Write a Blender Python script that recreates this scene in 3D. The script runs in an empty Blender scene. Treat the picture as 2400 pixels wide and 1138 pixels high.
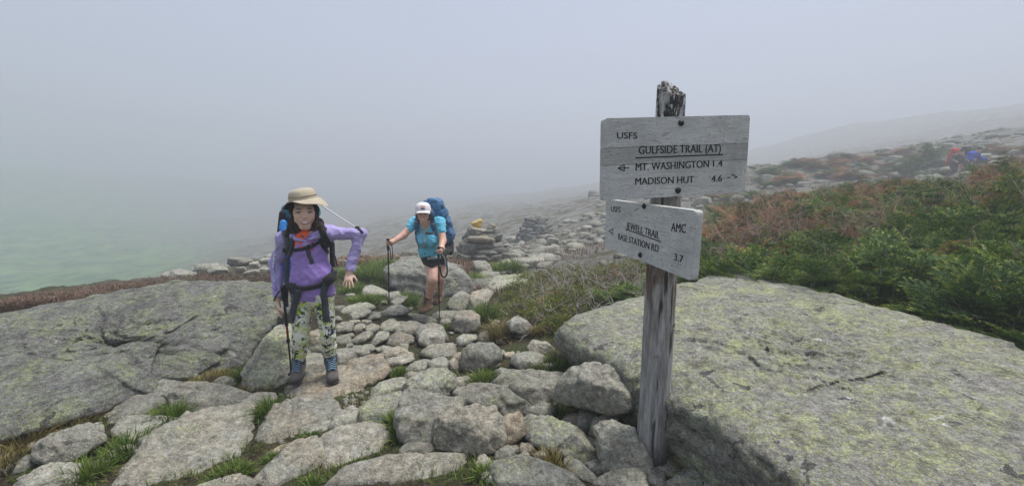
import bpy, bmesh, math, random
import numpy as np
from mathutils import Vector, Matrix
from mathutils.bvhtree import BVHTree

# ------------------------------------------------------------------ camera, sky, sun, exposure
SC = bpy.context.scene
COL = SC.collection
F, PITCH, H = 960.0, math.radians(8.24), 1.454
cam = bpy.data.cameras.new("camera"); cam_ob = bpy.data.objects.new("camera", cam); COL.objects.link(cam_ob)
cam.sensor_width = 36; cam.lens = 36 * F / 2400; cam.clip_start = 0.05; cam.clip_end = 2000
cam_ob.location = (0, 0, H); cam_ob.rotation_euler = (math.pi / 2 - PITCH, 0, 0)
SC.camera = cam_ob
SUN_EL, SUN_AZ = math.radians(70), math.radians(70)      # azimuth measured clockwise from +Y; a bright patch of cloud high on the right
world = bpy.data.worlds.new("World"); SC.world = world; world.use_nodes = True
_nt = world.node_tree; _nt.nodes.clear()
_o = _nt.nodes.new("ShaderNodeOutputWorld"); _b = _nt.nodes.new("ShaderNodeBackground"); _s = _nt.nodes.new("ShaderNodeTexSky")
_s.sky_type = 'NISHITA'; _s.sun_disc = False; _s.sun_elevation = SUN_EL; _s.sun_rotation = SUN_AZ
_mx = _nt.nodes.new("ShaderNodeMix"); _mx.data_type = 'RGBA'
_mx.inputs[0].default_value = 0.9                        # a closed cloud deck lets a tenth of the clear sky through
_mx.inputs[7].default_value = (1.30, 1.42, 1.83, 1)
_nt.links.new(_s.outputs[0], _mx.inputs[6]); _nt.links.new(_mx.outputs[2], _b.inputs[0])
_b.inputs[1].default_value = 0.1; _nt.links.new(_b.outputs[0], _o.inputs[0])
sun = bpy.data.lights.new("sun", 'SUN'); sun.energy = 1.5; sun.angle = math.radians(20); sun.color = (1.0, 0.97, 0.93)
sun_ob = bpy.data.objects.new("sun", sun); COL.objects.link(sun_ob)
_d = Vector((math.sin(SUN_AZ) * math.cos(SUN_EL), math.cos(SUN_AZ) * math.cos(SUN_EL), math.sin(SUN_EL)))
sun_ob.rotation_euler = (-_d).to_track_quat('-Z', 'Y').to_euler(); sun_ob.location = _d * 30
SC.view_settings.view_transform = 'Standard'; SC.view_settings.look = 'None'
SC.view_settings.exposure = 1.95; SC.view_settings.gamma = 1.0; SC.view_settings.use_curve_mapping = False
SC.render.engine = 'CYCLES'
SC.cycles.volume_bounces = 2; SC.cycles.max_bounces = 6; SC.cycles.diffuse_bounces = 3; SC.cycles.transparent_max_bounces = 6
SC.cycles.use_denoising = True
RNG = np.random.default_rng(7); random.seed(7)

# ------------------------------------------------------------------ camera geometry of the photograph
CP, SP = math.cos(PITCH), math.sin(PITCH)
EYE = np.array([0, 0, H])
def ray(px, py):
    u, v = (px - 1200) / F, (py - 569) / F
    return np.array([u, CP - v * SP, -SP - v * CP])
def at(px, py, zc): return EYE + zc * ray(px, py)          # a pixel at a distance along the view axis
def atz(px, py, z):                                        # a pixel at a height
    r = ray(px, py); return EYE + r * ((z - H) / r[2])
def aty(px, py, y):
    r = ray(px, py); return EYE + r * (y / r[1])

# ------------------------------------------------------------------ noise
_perm = np.random.default_rng(3).permutation(256).astype(np.int64); _perm = np.concatenate([_perm, _perm, _perm])
_g3 = np.random.default_rng(4).normal(size=(256, 3)); _g3 /= np.linalg.norm(_g3, axis=1)[:, None]
def noise3(p):
    p = np.asarray(p, float); i = np.floor(p).astype(np.int64); f = p - i; i &= 255
    w = f * f * f * (f * (f * 6 - 15) + 10); out = np.zeros(len(p))
    for dx in (0, 1):
        for dy in (0, 1):
            for dz in (0, 1):
                h = _perm[_perm[_perm[i[:, 0] + dx] + i[:, 1] + dy] + i[:, 2] + dz] & 255
                g = _g3[h]; d = (g * (f - (dx, dy, dz))).sum(1)
                out += d * (w[:, 0] if dx else 1 - w[:, 0]) * (w[:, 1] if dy else 1 - w[:, 1]) * (w[:, 2] if dz else 1 - w[:, 2])
    return out * 1.5
def fbm(p, octv=4, gain=0.5):
    a, s, o = 1.0, 1.0, 0
    for k in range(octv):
        o = o + a * noise3(p * s + 17.3 * k); a *= gain; s *= 2.03
    return o
def ridged(p, octv=3):
    a, s, o = 1.0, 1.0, 0
    for k in range(octv):
        o = o + a * (1 - np.abs(noise3(p * s + 9.1 * k)) * 2); a *= 0.5; s *= 2.1
    return o

# ------------------------------------------------------------------ object helpers
def mk_mesh(name, V, Fc, mat=None, smooth=True, mats=None, midx=None):
    V = np.asarray(V, np.float32); me = bpy.data.meshes.new(name)
    if isinstance(Fc, np.ndarray):
        n, k = Fc.shape
        me.vertices.add(len(V)); me.vertices.foreach_set("co", V.ravel())
        me.loops.add(n * k); me.loops.foreach_set("vertex_index", Fc.astype(np.int32).ravel())
        me.polygons.add(n); me.polygons.foreach_set("loop_start", np.arange(0, n * k, k, dtype=np.int32))
        me.update(calc_edges=True); me.validate()
    else:
        me.from_pydata([tuple(map(float, v)) for v in V], [], Fc); me.update()
    me.polygons.foreach_set("use_smooth", np.full(len(me.polygons), smooth))
    for m in (mats or ([mat] if mat else [])): me.materials.append(m)
    if midx is not None: me.polygons.foreach_set("material_index", np.asarray(midx, np.int32))
    return me
def link(name, data, parent=None, loc=None):
    o = bpy.data.objects.new(name, data); COL.objects.link(o)
    if parent is not None: o.parent = parent
    if loc is not None: o.location = loc
    return o
def tag(o, label=None, cat=None, group=None, kind=None):
    if label: o["label"] = label
    if cat: o["category"] = cat
    if group: o["group"] = group
    if kind: o["kind"] = kind
    return o
def copy_tree(o, parent=None):
    c = o.copy(); COL.objects.link(c)
    if parent is not None: c.parent = parent
    for ch in list(o.children): copy_tree(ch, c)
    return c
class MB:
    """collects triangles / quads of one mesh"""
    def __init__(s): s.v, s.f, s.m = [], [], []
    def add(s, V, Fc, m=0):
        n = sum(len(a) for a in s.v); s.v.append(np.asarray(V, float))
        for f in Fc: s.f.append(tuple(int(i) + n for i in f)); s.m.append(m)
    def mesh(s, name, mats, smooth=True):
        if not isinstance(mats, list): mats = [mats]
        return mk_mesh(name, np.concatenate(s.v), s.f, mats=mats, midx=s.m, smooth=smooth)
def frame(t):
    t = t / np.linalg.norm(t); a = np.array([0, 0, 1.]) if abs(t[2]) < .9 else np.array([1., 0, 0])
    u = np.cross(a, t); u /= np.linalg.norm(u); return u, np.cross(t, u)
def tube(pts, rad, n=8, cap=True):
    """a tube along points; rad is a number or one per point"""
    P = np.asarray(pts, float); k = len(P); R = np.full(k, rad) if np.isscalar(rad) else np.asarray(rad, float)
    T = np.gradient(P, axis=0) if k > 2 else np.repeat((P[1] - P[0])[None], k, 0)
    u, w = frame(T[0]); V = []; a = np.linspace(0, 2 * np.pi, n, endpoint=False)
    for i in range(k):
        t = T[i] / np.linalg.norm(T[i]); u = u - t * (u @ t); u /= np.linalg.norm(u); w = np.cross(t, u)
        V.append(P[i] + R[i] * (np.cos(a)[:, None] * u + np.sin(a)[:, None] * w))
    Fc = [(i * n + j, i * n + (j + 1) % n, (i + 1) * n + (j + 1) % n, (i + 1) * n + j) for i in range(k - 1) for j in range(n)]
    if cap: Fc += [tuple(range(n))[::-1], tuple((k - 1) * n + j for j in range(n))]
    return np.concatenate(V), Fc
def ribbon(pts, width, thick, side=None, nrm=None):
    """a flat strap along points (closed box section); nrm gives its outward normal per point"""
    P = np.asarray(pts, float); k = len(P); T = np.gradient(P, axis=0); V = []
    N = np.asarray(nrm, float); N = np.repeat(N[None], k, 0) if N.ndim == 1 else N
    W = np.full(k, width) if np.isscalar(width) else np.asarray(width)
    for i in range(k):
        t = T[i] / np.linalg.norm(T[i]); s = np.cross(t, N[i]); s /= np.linalg.norm(s); m = np.cross(s, t)
        for a, b in ((-1, -1), (1, -1), (1, 1), (-1, 1)): V.append(P[i] + s * a * W[i] / 2 + m * b * thick / 2)
    Fc = [(i * 4 + j, i * 4 + (j + 1) % 4, i * 4 + 4 + (j + 1) % 4, i * 4 + 4 + j) for i in range(k - 1) for j in range(4)]
    return np.array(V), Fc + [(3, 2, 1, 0), tuple((k - 1) * 4 + j for j in range(4))]
def box(c, s, R=None):
    V = np.array([(x, y, z) for x in (-.5, .5) for y in (-.5, .5) for z in (-.5, .5)]) * s
    if R is not None: V = V @ np.asarray(R).T
    return V + c, [(0, 1, 3, 2), (4, 6, 7, 5), (0, 4, 5, 1), (2, 3, 7, 6), (0, 2, 6, 4), (1, 5, 7, 3)]
def spline(pts, n):
    """Catmull-Rom through the points"""
    P = np.asarray(pts, float); P = np.concatenate([[2 * P[0] - P[1]], P, [2 * P[-1] - P[-2]]]); out = []
    for s in np.linspace(0, len(P) - 3 - 1e-9, n):
        i = int(s); t = s - i; a, b, c, d = P[i:i + 4]
        out.append(.5 * ((2 * b) + (c - a) * t + (2 * a - 5 * b + 4 * c - d) * t * t + (3 * b - a - 3 * c + d) * t ** 3))
    return np.array(out)

# ------------------------------------------------------------------ material helpers
class NT:
    def __init__(s, name, rough=0.85):
        s.mat = bpy.data.materials.new(name); s.mat.use_nodes = True; s.t = s.mat.node_tree
        s.p = s.t.nodes["Principled BSDF"]; s.p.inputs["Roughness"].default_value = rough; s.p.inputs["Specular IOR Level"].default_value = 0.3
        s.geo = s.n("ShaderNodeNewGeometry"); s.tc = s.n("ShaderNodeTexCoord")
        s.pos, s.obj = s.geo.outputs["Position"], s.tc.outputs["Object"]
    def n(s, ty): return s.t.nodes.new(ty)
    def set(s, sock, v):
        if isinstance(v, bpy.types.NodeSocket): s.t.links.new(v, sock)
        elif isinstance(v, (tuple, list)) and len(v) == 3 and sock.type == 'RGBA': sock.default_value = (*v, 1)
        else: sock.default_value = v
    def noise(s, scale, detail=4, rough=.55, vec=None, dist=0):
        k = s.n("ShaderNodeTexNoise"); s.set(k.inputs["Vector"], vec or s.pos)
        k.inputs["Scale"].default_value = scale; k.inputs["Detail"].default_value = detail; k.inputs["Roughness"].default_value = rough
        k.inputs["Distortion"].default_value = dist; return k.outputs["Fac"]
    def voro(s, scale, vec=None, feat='F1', rnd=1.0):
        k = s.n("ShaderNodeTexVoronoi"); s.set(k.inputs["Vector"], vec or s.pos); k.feature = feat
        k.inputs["Scale"].default_value = scale; k.inputs["Randomness"].default_value = rnd; return k.outputs["Distance"]
    def ramp(s, v, a, b, lo=0.0, hi=1.0):
        k = s.n("ShaderNodeMapRange"); k.interpolation_type = 'SMOOTHSTEP'
        for i, x in enumerate((v, a, b, lo, hi)): s.set(k.inputs[i], x)
        return k.outputs[0]
    def math(s, op, a, b=0.0):
        k = s.n("ShaderNodeMath"); k.operation = op; s.set(k.inputs[0], a); s.set(k.inputs[1], b); return k.outputs[0]
    def mix(s, f, a, b, mode='MIX'):
        k = s.n("ShaderNodeMix"); k.data_type = 'RGBA'; k.blend_type = mode
        s.set(k.inputs[0], f); s.set(k.inputs[6], a); s.set(k.inputs[7], b); return k.outputs[2]
    def attr(s, name, kind='OBJECT', out="Fac"):
        k = s.n("ShaderNodeAttribute"); k.attribute_type = kind; k.attribute_name = name; return k.outputs[out]
    def mapped(s, scale, vec=None, rot=(0, 0, 0), loc=(0, 0, 0)):
        k = s.n("ShaderNodeMapping"); s.set(k.inputs[0], vec or s.pos); k.inputs[1].default_value = loc; k.inputs[2].default_value = rot; k.inputs[3].default_value = scale; return k.outputs[0]
    def sep(s, v, i):
        k = s.n("ShaderNodeSeparateXYZ"); s.set(k.inputs[0], v); return k.outputs[i]
    def bump(s, h, strength=.5, dist=.01, prev=None):
        k = s.n("ShaderNodeBump"); k.inputs["Strength"].default_value = strength; k.inputs["Distance"].default_value = dist
        s.set(k.inputs["Height"], h)
        if prev: s.set(k.inputs["Normal"], prev)
        return k.outputs[0]
    def out(s, color=None, normal=None, rough=None):
        if color is not None: s.set(s.p.inputs["Base Color"], color)
        if normal is not None: s.set(s.p.inputs["Normal"], normal)
        if rough is not None: s.set(s.p.inputs["Roughness"], rough)
        return s.mat
def plain(name, c, rough=.7, var=.12, scale=60, bump=0.0, metal=0.0):
    t = NT(name, rough); n = t.noise(scale, 3, .6, t.obj)
    col = t.mix(n, tuple(x * (1 - var) for x in c), tuple(min(1, x * (1 + var)) for x in c)); t.p.inputs["Metallic"].default_value = metal
    return t.out(col, t.bump(n, bump, .003) if bump else None)

def rock_mat(name, g1=(.20, .197, .165), g2=(.37, .362, .31), lich=(.40, .42, .21), strata=0.0, lscale=1.0, big=False):
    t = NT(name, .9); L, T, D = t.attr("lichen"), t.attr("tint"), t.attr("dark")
    k = t.n("ShaderNodeObjectInfo"); off = t.n("ShaderNodeVectorMath"); off.operation = 'ADD'
    m = t.n("ShaderNodeVectorMath"); m.operation = 'SCALE'; m.inputs[0].default_value = (31, 17, 23); t.set(m.inputs["Scale"], k.outputs["Random"])
    t.set(off.inputs[0], t.pos); t.set(off.inputs[1], m.outputs[0]); P = off.outputs[0]
    big_n, mid, fine = t.noise(2.6, 4, .6, P), t.noise(16, 5, .66, P), t.ramp(t.noise(95, 3, .7, P), .3, .7)
    speck = t.noise(150, 2, .8, P)
    c = t.mix(t.ramp(mid, .32, .68), g1, g2)
    c = t.mix(t.ramp(big_n, .35, .7, 0, .45), c, tuple(x * .72 for x in g1))
    warm = t.mix(t.ramp(mid, .35, .65), (.27, .205, .135), (.44, .35, .235))
    c = t.mix(t.math('MULTIPLY', T, t.ramp(t.noise(5, 4, .65, P), .32, .62)), c, warm)
    up = t.ramp(t.sep(t.geo.outputs["Normal"], 2), -.25, .55)
    # grey-green crust lichen, then yellow-green map lichen in small thalli, then black spots
    lg = t.math('MULTIPLY', t.ramp(t.noise(9 * lscale, 6, .72, P, .3), .47, .60), t.math('MULTIPLY', t.math('MINIMUM', L, 1.0), .75))
    c = t.mix(lg, c, t.mix(fine, (.24, .265, .205), (.40, .42, .335)))
    patch = t.noise(4.5 * lscale, 6, .72, P, .4)
    thal = t.noise(62 * lscale, 5, .75, P, .8)
    thr = t.math('SUBTRACT', 1.14, t.math('MULTIPLY', L, .20))
    ly = t.ramp(t.math('ADD', t.math('MULTIPLY', patch, .75), t.math('MULTIPLY', thal, 1.15)), thr, t.math('ADD', thr, .06))
    ly = t.math('MULTIPLY', t.math('MULTIPLY', ly, t.ramp(L, 0.02, .25)), t.math('ADD', t.math('MULTIPLY', up, .8), .2))
    c = t.mix(t.math('MULTIPLY', ly, .92), c, t.mix(fine, tuple(x * .8 for x in lich), tuple(x * 1.2 for x in lich)))
    if big:
        ds = t.math('MULTIPLY', t.ramp(t.noise(8, 4, .65, t.mapped((1, 1, 1), P, loc=(7, 3, 1)), .4), .635, .66), .88)
        c = t.mix(ds, c, t.mix(fine, (.035, .035, .036), (.09, .088, .085)))
        ps = t.ramp(t.noise(6, 3, .6, t.mapped((1, 1, 1), P, loc=(2, 9, 5)), .3), .685, .70)
        c = t.mix(ps, c, t.mix(fine, (.42, .43, .38), (.60, .60, .54)))
    c = t.mix(t.ramp(speck, .57, .70, 0, .7), c, (.60, .585, .53))
    c = t.mix(t.ramp(speck, .42, .30, 0, .75), c, (.055, .055, .052))
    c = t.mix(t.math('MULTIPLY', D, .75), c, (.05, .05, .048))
    c = t.mix(1.0, c, t.mix(t.ramp(t.noise(38, 6, .78, P), .30, .70), (.60, .60, .60), (1.42, 1.42, 1.42)), 'MULTIPLY')
    tone = t.math('ADD', .82, t.math('MULTIPLY', k.outputs['Random'], .38)); cv = t.n('ShaderNodeCombineXYZ')
    for i in range(3): t.set(cv.inputs[i], tone)
    c = t.mix(1.0, c, cv.outputs[0], 'MULTIPLY')
    h1 = t.math('ADD', t.math('MULTIPLY', mid, 1.0), t.math('MULTIPLY', t.noise(48, 5, .7, P), .5))
    nrm = t.bump(h1, .9, .035)
    if strata:
        st = t.noise(7, 6, .7, t.mapped((1, 1, 4.5), P, rot=(.35, .12, .2)), .6)
        nrm = t.bump(st, strata, .05, nrm)
        c = t.mix(t.ramp(st, .46, .36, 0, .55), c, (.06, .058, .052))
    nrm = t.bump(t.math('ADD', t.noise(260, 2, .7, P), t.math('MULTIPLY', ly, .5)), .7, .004, nrm)
    return t.out(c, nrm)
M = {}
M['rock'] = rock_mat("rock_surface")
M['rock_right'] = rock_mat("lichen_rock_surface", (.15, .15, .135), (.33, .325, .295), (.36, .375, .18), big=True, strata=.45, lscale=1.15)
M['rock_left'] = rock_mat("layered_rock_surface", (.15, .15, .145), (.27, .27, .255), (.30, .33, .17), big=True, strata=.8, lscale=.9)
# ------------------------------------------------------------------ terrain
_cp = [(-3, 0, 0), (3, 0, .12), (0, -4, 0), (0, 1.8, 0), (-1.2, 1.9, -.05), (1, 2, 0), (.745, 2.0, -.03), (-1.45, 2.8, -.06), (-.2, 3.0, -.05), (-3, 2.4, 0), (-2.6, 3.3, .06),
       (-1.1, 5.4, -.42), (-1.2, 4.2, -.26), (0, 4.2, -.16), (.6, 4.2, .02), (0.2, 6, -.42), (-.6, 8, -.62), (-1.0, 12.8, -1.0), (0, 9, -.66), (1.2, 24, -1.70), (.4, 16, -1.15), (2.2, 3.8, .22), (1.3, 3.6, .06),
       (3.5, 3.2, .42), (4, 5, .50), (6, 5, .85), (5, 2, .6), (2, 6, .05), (4, 9, .2), (8, 9, 1.05), (7.5, 24, .1), (14, 20, 1.0), (21.8, 20.2, 1.75), (30, 20, 3.4), (3.5, 15, -.6), (17, 30, 2.6), (37.5, 30.5, 5.2),
       (70, 120, 7.0), (190, 158, 29), (60, 45, 7.5), (62, 51, 8.2), (16, 12, 2.0), (60, 0, 9), (20, -20, 3),
       (-4.7, 4.6, .2), (-3.6, 4.6, .12), (-2.4, 5.4, -.1), (-5.6, 3.6, .2), (-2.2, 7.5, -.50), (-3.6, 5.9, -.20), (-5.9, 6.4, -.06), (-5.8, 7.9, -.18), (-5.4, 8.9, -.16), (-3.5, 8.6, -.34), (-3.3, 9.9, -.38), (-1.75, 11.9, -.62), (-8, 4, -.1), (-7.6, 8.2, -.7), (-7.2, 10.5, -1.2), (-4.8, 13, -1.7), (-3, 15, -1.8),
       (-10, 8.5, -2.0), (-13, 10, -3.8), (-12, 24, -4.5), (-22, 18, -7.2), (-38, 30, -11), (-55, 45, -13), (-30, 3, -8), (-50, 10, -14), 
       (-103, 180, -9.7), (-37, 180, -7.8), (-124, 178, -18), (-75, 110, -13), (-36, 110, -8.5), (-125, 100, -10), (-120, 140, -11), (-190, 155, -1), (-185, 235, 1), (-300, 240, 16), (-4, 32, -2.3), (-16, 36, -4.6), (10, 60, -1.2), (-32, 60, -6), (0, 130, -4), (-100, 20, -16), (0, -40, 0), (-60, -60, -8), (70, -60, 8), (120, 150, 22), (0, 320, -10), (130, 20, 18)]
_cp = np.array(_cp, float)
def _phi(a, b):
    r = np.sqrt(((a[:, None, :2] - b[None, :, :2]) ** 2).sum(2) + .25); return r
_n = len(_cp); _A = np.zeros((_n + 3, _n + 3)); _A[:_n, :_n] = _phi(_cp, _cp) + np.eye(_n) * .02; _A[:_n, _n] = 1; _A[:_n, _n + 1:] = _cp[:, :2]; _A[_n:, :_n] = _A[:_n, _n:].T
_w = np.linalg.solve(_A, np.concatenate([_cp[:, 2], np.zeros(3)]))
def gz(x, y):
    x = np.atleast_1d(np.asarray(x, float)); y = np.atleast_1d(np.asarray(y, float)); q = np.stack([x, y], 1)
    z = np.empty(len(q))
    for s in range(0, len(q), 40000):
        b = q[s:s + 40000]; z[s:s + 40000] = _phi(b, _cp) @ _w[:_n] + _w[_n] + b @ _w[_n + 1:]
    d = np.hypot(x, y); p = np.stack([x, y, 0 * x], 1)
    z += .035 * fbm(p * 1.7, 3) + np.clip((d - 6) / 30, 0, 1) * .35 * fbm(p * .22 + 5, 5) + np.clip((d - 30) / 60, 0, 1) * 1.1 * fbm(p * .05 + 2, 5)
    return z
def g1(x, y): return float(gz([x], [y])[0])
def ground(px, py):
    """where the line of sight through a pixel meets the terrain"""
    r = ray(px, py); t = np.geomspace(1.0, 300, 160)
    for _ in range(2):
        P = EYE + t[:, None] * r; s = P[:, 2] - gz(P[:, 0], P[:, 1])
        i = max(int(np.argmax(s < 0)) if (s < 0).any() else len(t) - 1, 1); a, b = t[i - 1], t[i]; t = np.linspace(a, b, 8)
    f = s[i - 1] / (s[i - 1] - s[i]) if s[i] < 0 else 1.0
    return P[i - 1] + (P[i] - P[i - 1]) * f

_th = np.concatenate([np.linspace(-75, 75, 440), np.linspace(75, 285, 61)[1:-1]]); _th = np.radians(_th)
_rr = np.geomspace(.7, 340, 310); _nr, _na = len(_rr), len(_th)
_X = (_rr[:, None] * np.sin(_th)[None]).ravel(); _Y = (_rr[:, None] * np.cos(_th)[None]).ravel()
_Z = gz(_X, _Y)
_pp = np.stack([_X, _Y, 0 * _X], 1)
_Z += .02 * fbm(_pp * 7, 3) * np.clip(_rr, 0, 8).repeat(_na) / 4
_i = (np.arange(_nr - 1)[:, None] * _na + np.arange(_na)[None]); _j = (np.arange(_nr - 1)[:, None] * _na + (np.arange(_na)[None] + 1) % _na)
_Fq = np.stack([_i, _j, _j + _na, _i + _na], 2).reshape(-1, 4)[:, ::-1]
_V = np.stack([_X, _Y, _Z], 1)
_V = np.concatenate([_V, [[0, 0, g1(0, 0)]]])
t = NT("mountain_ground", .95)
n1, n2, n3 = t.noise(1.3, 5, .65), t.noise(6, 5, .65), t.ramp(t.noise(45, 4, .75), .3, .7)
soil = t.mix(n3, (.022, .016, .011), (.105, .076, .052))
peat = t.mix(n3, (.05, .034, .02), (.16, .115, .065))
c = t.mix(t.ramp(n2, .4, .6), soil, peat)
moss = t.mix(n3, (.035, .055, .014), (.12, .14, .045))
c = t.mix(t.ramp(t.math('ADD', t.math('MULTIPLY', n1, .6), t.math('MULTIPLY', n2, .5)), .50, .62, 0, .85), c, moss)
# farther off: a mosaic of sedge, heath and pale rock rubble
dist = t.n("ShaderNodeVectorMath"); dist.operation = 'LENGTH'; t.set(dist.inputs[0], t.pos); dd = dist.outputs["Value"]
rub = t.mix(t.noise(14, 4, .75), (.10, .10, .085), (.36, .355, .33))
mos = t.mix(t.ramp(t.noise(.9, 6, .72), .42, .56), t.mix(t.noise(2.5, 5, .7), (.06, .075, .03), (.17, .125, .075)), rub)
valley = t.mix(t.ramp(t.noise(.22, 9, .8), .40, .60), (.04, .12, .04), (.19, .33, .10))
x, y = t.sep(t.pos, 0), t.sep(t.pos, 1)
ang = t.math('DIVIDE', t.math('ADD', t.math('ADD', x, 3.0), t.math('MULTIPLY', y, .62)), dd)
left = t.ramp(t.math('ADD', ang, t.math('MULTIPLY', t.math('SUBTRACT', t.noise(.05, 6, .7), .5), .55)), .05, -.32)
far = t.mix(left, mos, valley)
c = t.mix(t.ramp(dd, 7.0, 10.5), c, far)
ground_ob = link("ground", mk_mesh("ground", _V, _Fq, t.out(c, t.bump(t.math('ADD', n3, t.math('MULTIPLY', n2, 2.0)), .9, .03))))
tag(ground_ob, "stony mountain ridge of dark soil, moss and heath falling away to a green valley", None, None, "structure")

# the fog on the mountain
V, Fb = box((0, 0, 0), (700, 700, 1)); lo, hi = float(_V[:, 2].min()) - 1.5, float(_V[:, 2].max()) + 6
V[:, 2] = np.where(V[:, 2] < 0, lo, hi)
hm = bpy.data.materials.new("mountain_fog"); hm.use_nodes = True; ht = hm.node_tree; ht.nodes.remove(ht.nodes["Principled BSDF"])
pv = ht.nodes.new("ShaderNodeVolumePrincipled"); pv.inputs["Color"].default_value = (.66, .69, .73, 1); pv.inputs["Density"].default_value = .0105; pv.inputs["Anisotropy"].default_value = .2
ht.links.new(pv.outputs[0], ht.nodes["Material Output"].inputs["Volume"])
haze = link("haze", mk_mesh("haze", V, Fb, hm, smooth=False)); tag(haze, "pale grey mountain fog lying over the whole ridge", None, None, "stuff")
# ------------------------------------------------------------------ rocks
_ico = {}
def ico(level):
    if level not in _ico:
        b = bmesh.new(); bmesh.ops.create_icosphere(b, subdivisions=level, radius=1)
        V = np.array([v.co[:] for v in b.verts]); Fc = np.array([[v.index for v in f.verts] for f in b.faces]); b.free()
        E = np.concatenate([Fc[:, [0, 1]], Fc[:, [1, 2]], Fc[:, [2, 0]]])          # each directed edge once
        cnt = np.bincount(E[:, 0], minlength=len(V)).astype(float)
        _ico[level] = (V / np.linalg.norm(V, axis=1)[:, None], Fc, E, cnt)
    return _ico[level]
def radial(c, N, D, level, smooth):
    U, Fc, E, cnt = ico(level); s = D - N @ c; r = np.full(len(U), 9.0)
    for n, q in zip(N, s):
        k = U @ n; ok = k > 1e-6; r[ok] = np.minimum(r[ok], max(q, 1e-3) / k[ok])
    for _ in range(smooth):
        r = .5 * r + .5 * np.bincount(E[:, 0], weights=r[E[:, 1]], minlength=len(U)) / cnt
    return U, Fc, r
def hull2(P):
    P = sorted(set((float(a), float(b)) for a, b in P)); L = []
    for pts in (P, P[::-1]):
        h = []
        for p in pts:
            while len(h) > 1 and (h[-1][0] - h[-2][0]) * (p[1] - h[-2][1]) - (h[-1][1] - h[-2][1]) * (p[0] - h[-2][0]) <= 0: h.pop()
            h.append(p)
        L += h[:-1]
    return np.array(L)
def roughen(c, U, r, size, rng, amp, k=1.0):
    P = c + U * r[:, None]; o = rng.uniform(-50, 50, 3); q = P / size
    d = .026 * fbm(q * 1.5 * k + o, 4, .55) + .026 * (ridged(q * 2.6 * k + o, 4) - 1.1) + .02 * fbm(q * 9 * k + o, 4, .65)
    # a few broken steps: the surface snaps between shallow shelves
    sh = noise3(q * 1.1 + o + 9) * 3.0; d += .05 * (np.floor(sh) + np.clip((sh - np.floor(sh) - .4) * 5, 0, 1) - sh)
    return P + U * (d * amp * size)[:, None]
def chamfers(c, N, D, rng, n, lo, hi):
    U, _, r = radial(c, N, D, 3, 0); P = U * r[:, None]
    for _ in range(n):
        k = rng.normal(size=3); k[2] = abs(k[2]) * .9 + .1; k[1] -= .3; k /= np.linalg.norm(k)
        N = np.vstack([N, k]); D = np.append(D, c @ k + (P @ k).max() * rng.uniform(lo, hi))
    return N, D
ROCKS = []
def place_rock(name, P, Fc, base, mat, lich, tint, dark):
    o = link(name, mk_mesh(name, P - base, Fc, mat), None, base); o["lichen"] = float(lich); o["tint"] = float(tint); o["dark"] = float(dark)
    ROCKS.append(o); return o
_v = {2: (860, 430, 3.076), 4: (0, 560, 1.969), 5: (560, 700, 2.598), 6: (1050, 640, 2.285), 0: (0, 0, 1.0), 7: (1050, 480, 5.106)}
def topx(view, pts):
    a, b, s = _v[view]; return [(a + x / s, b + y / s) for x, y in pts]
_seed = [100]
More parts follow.
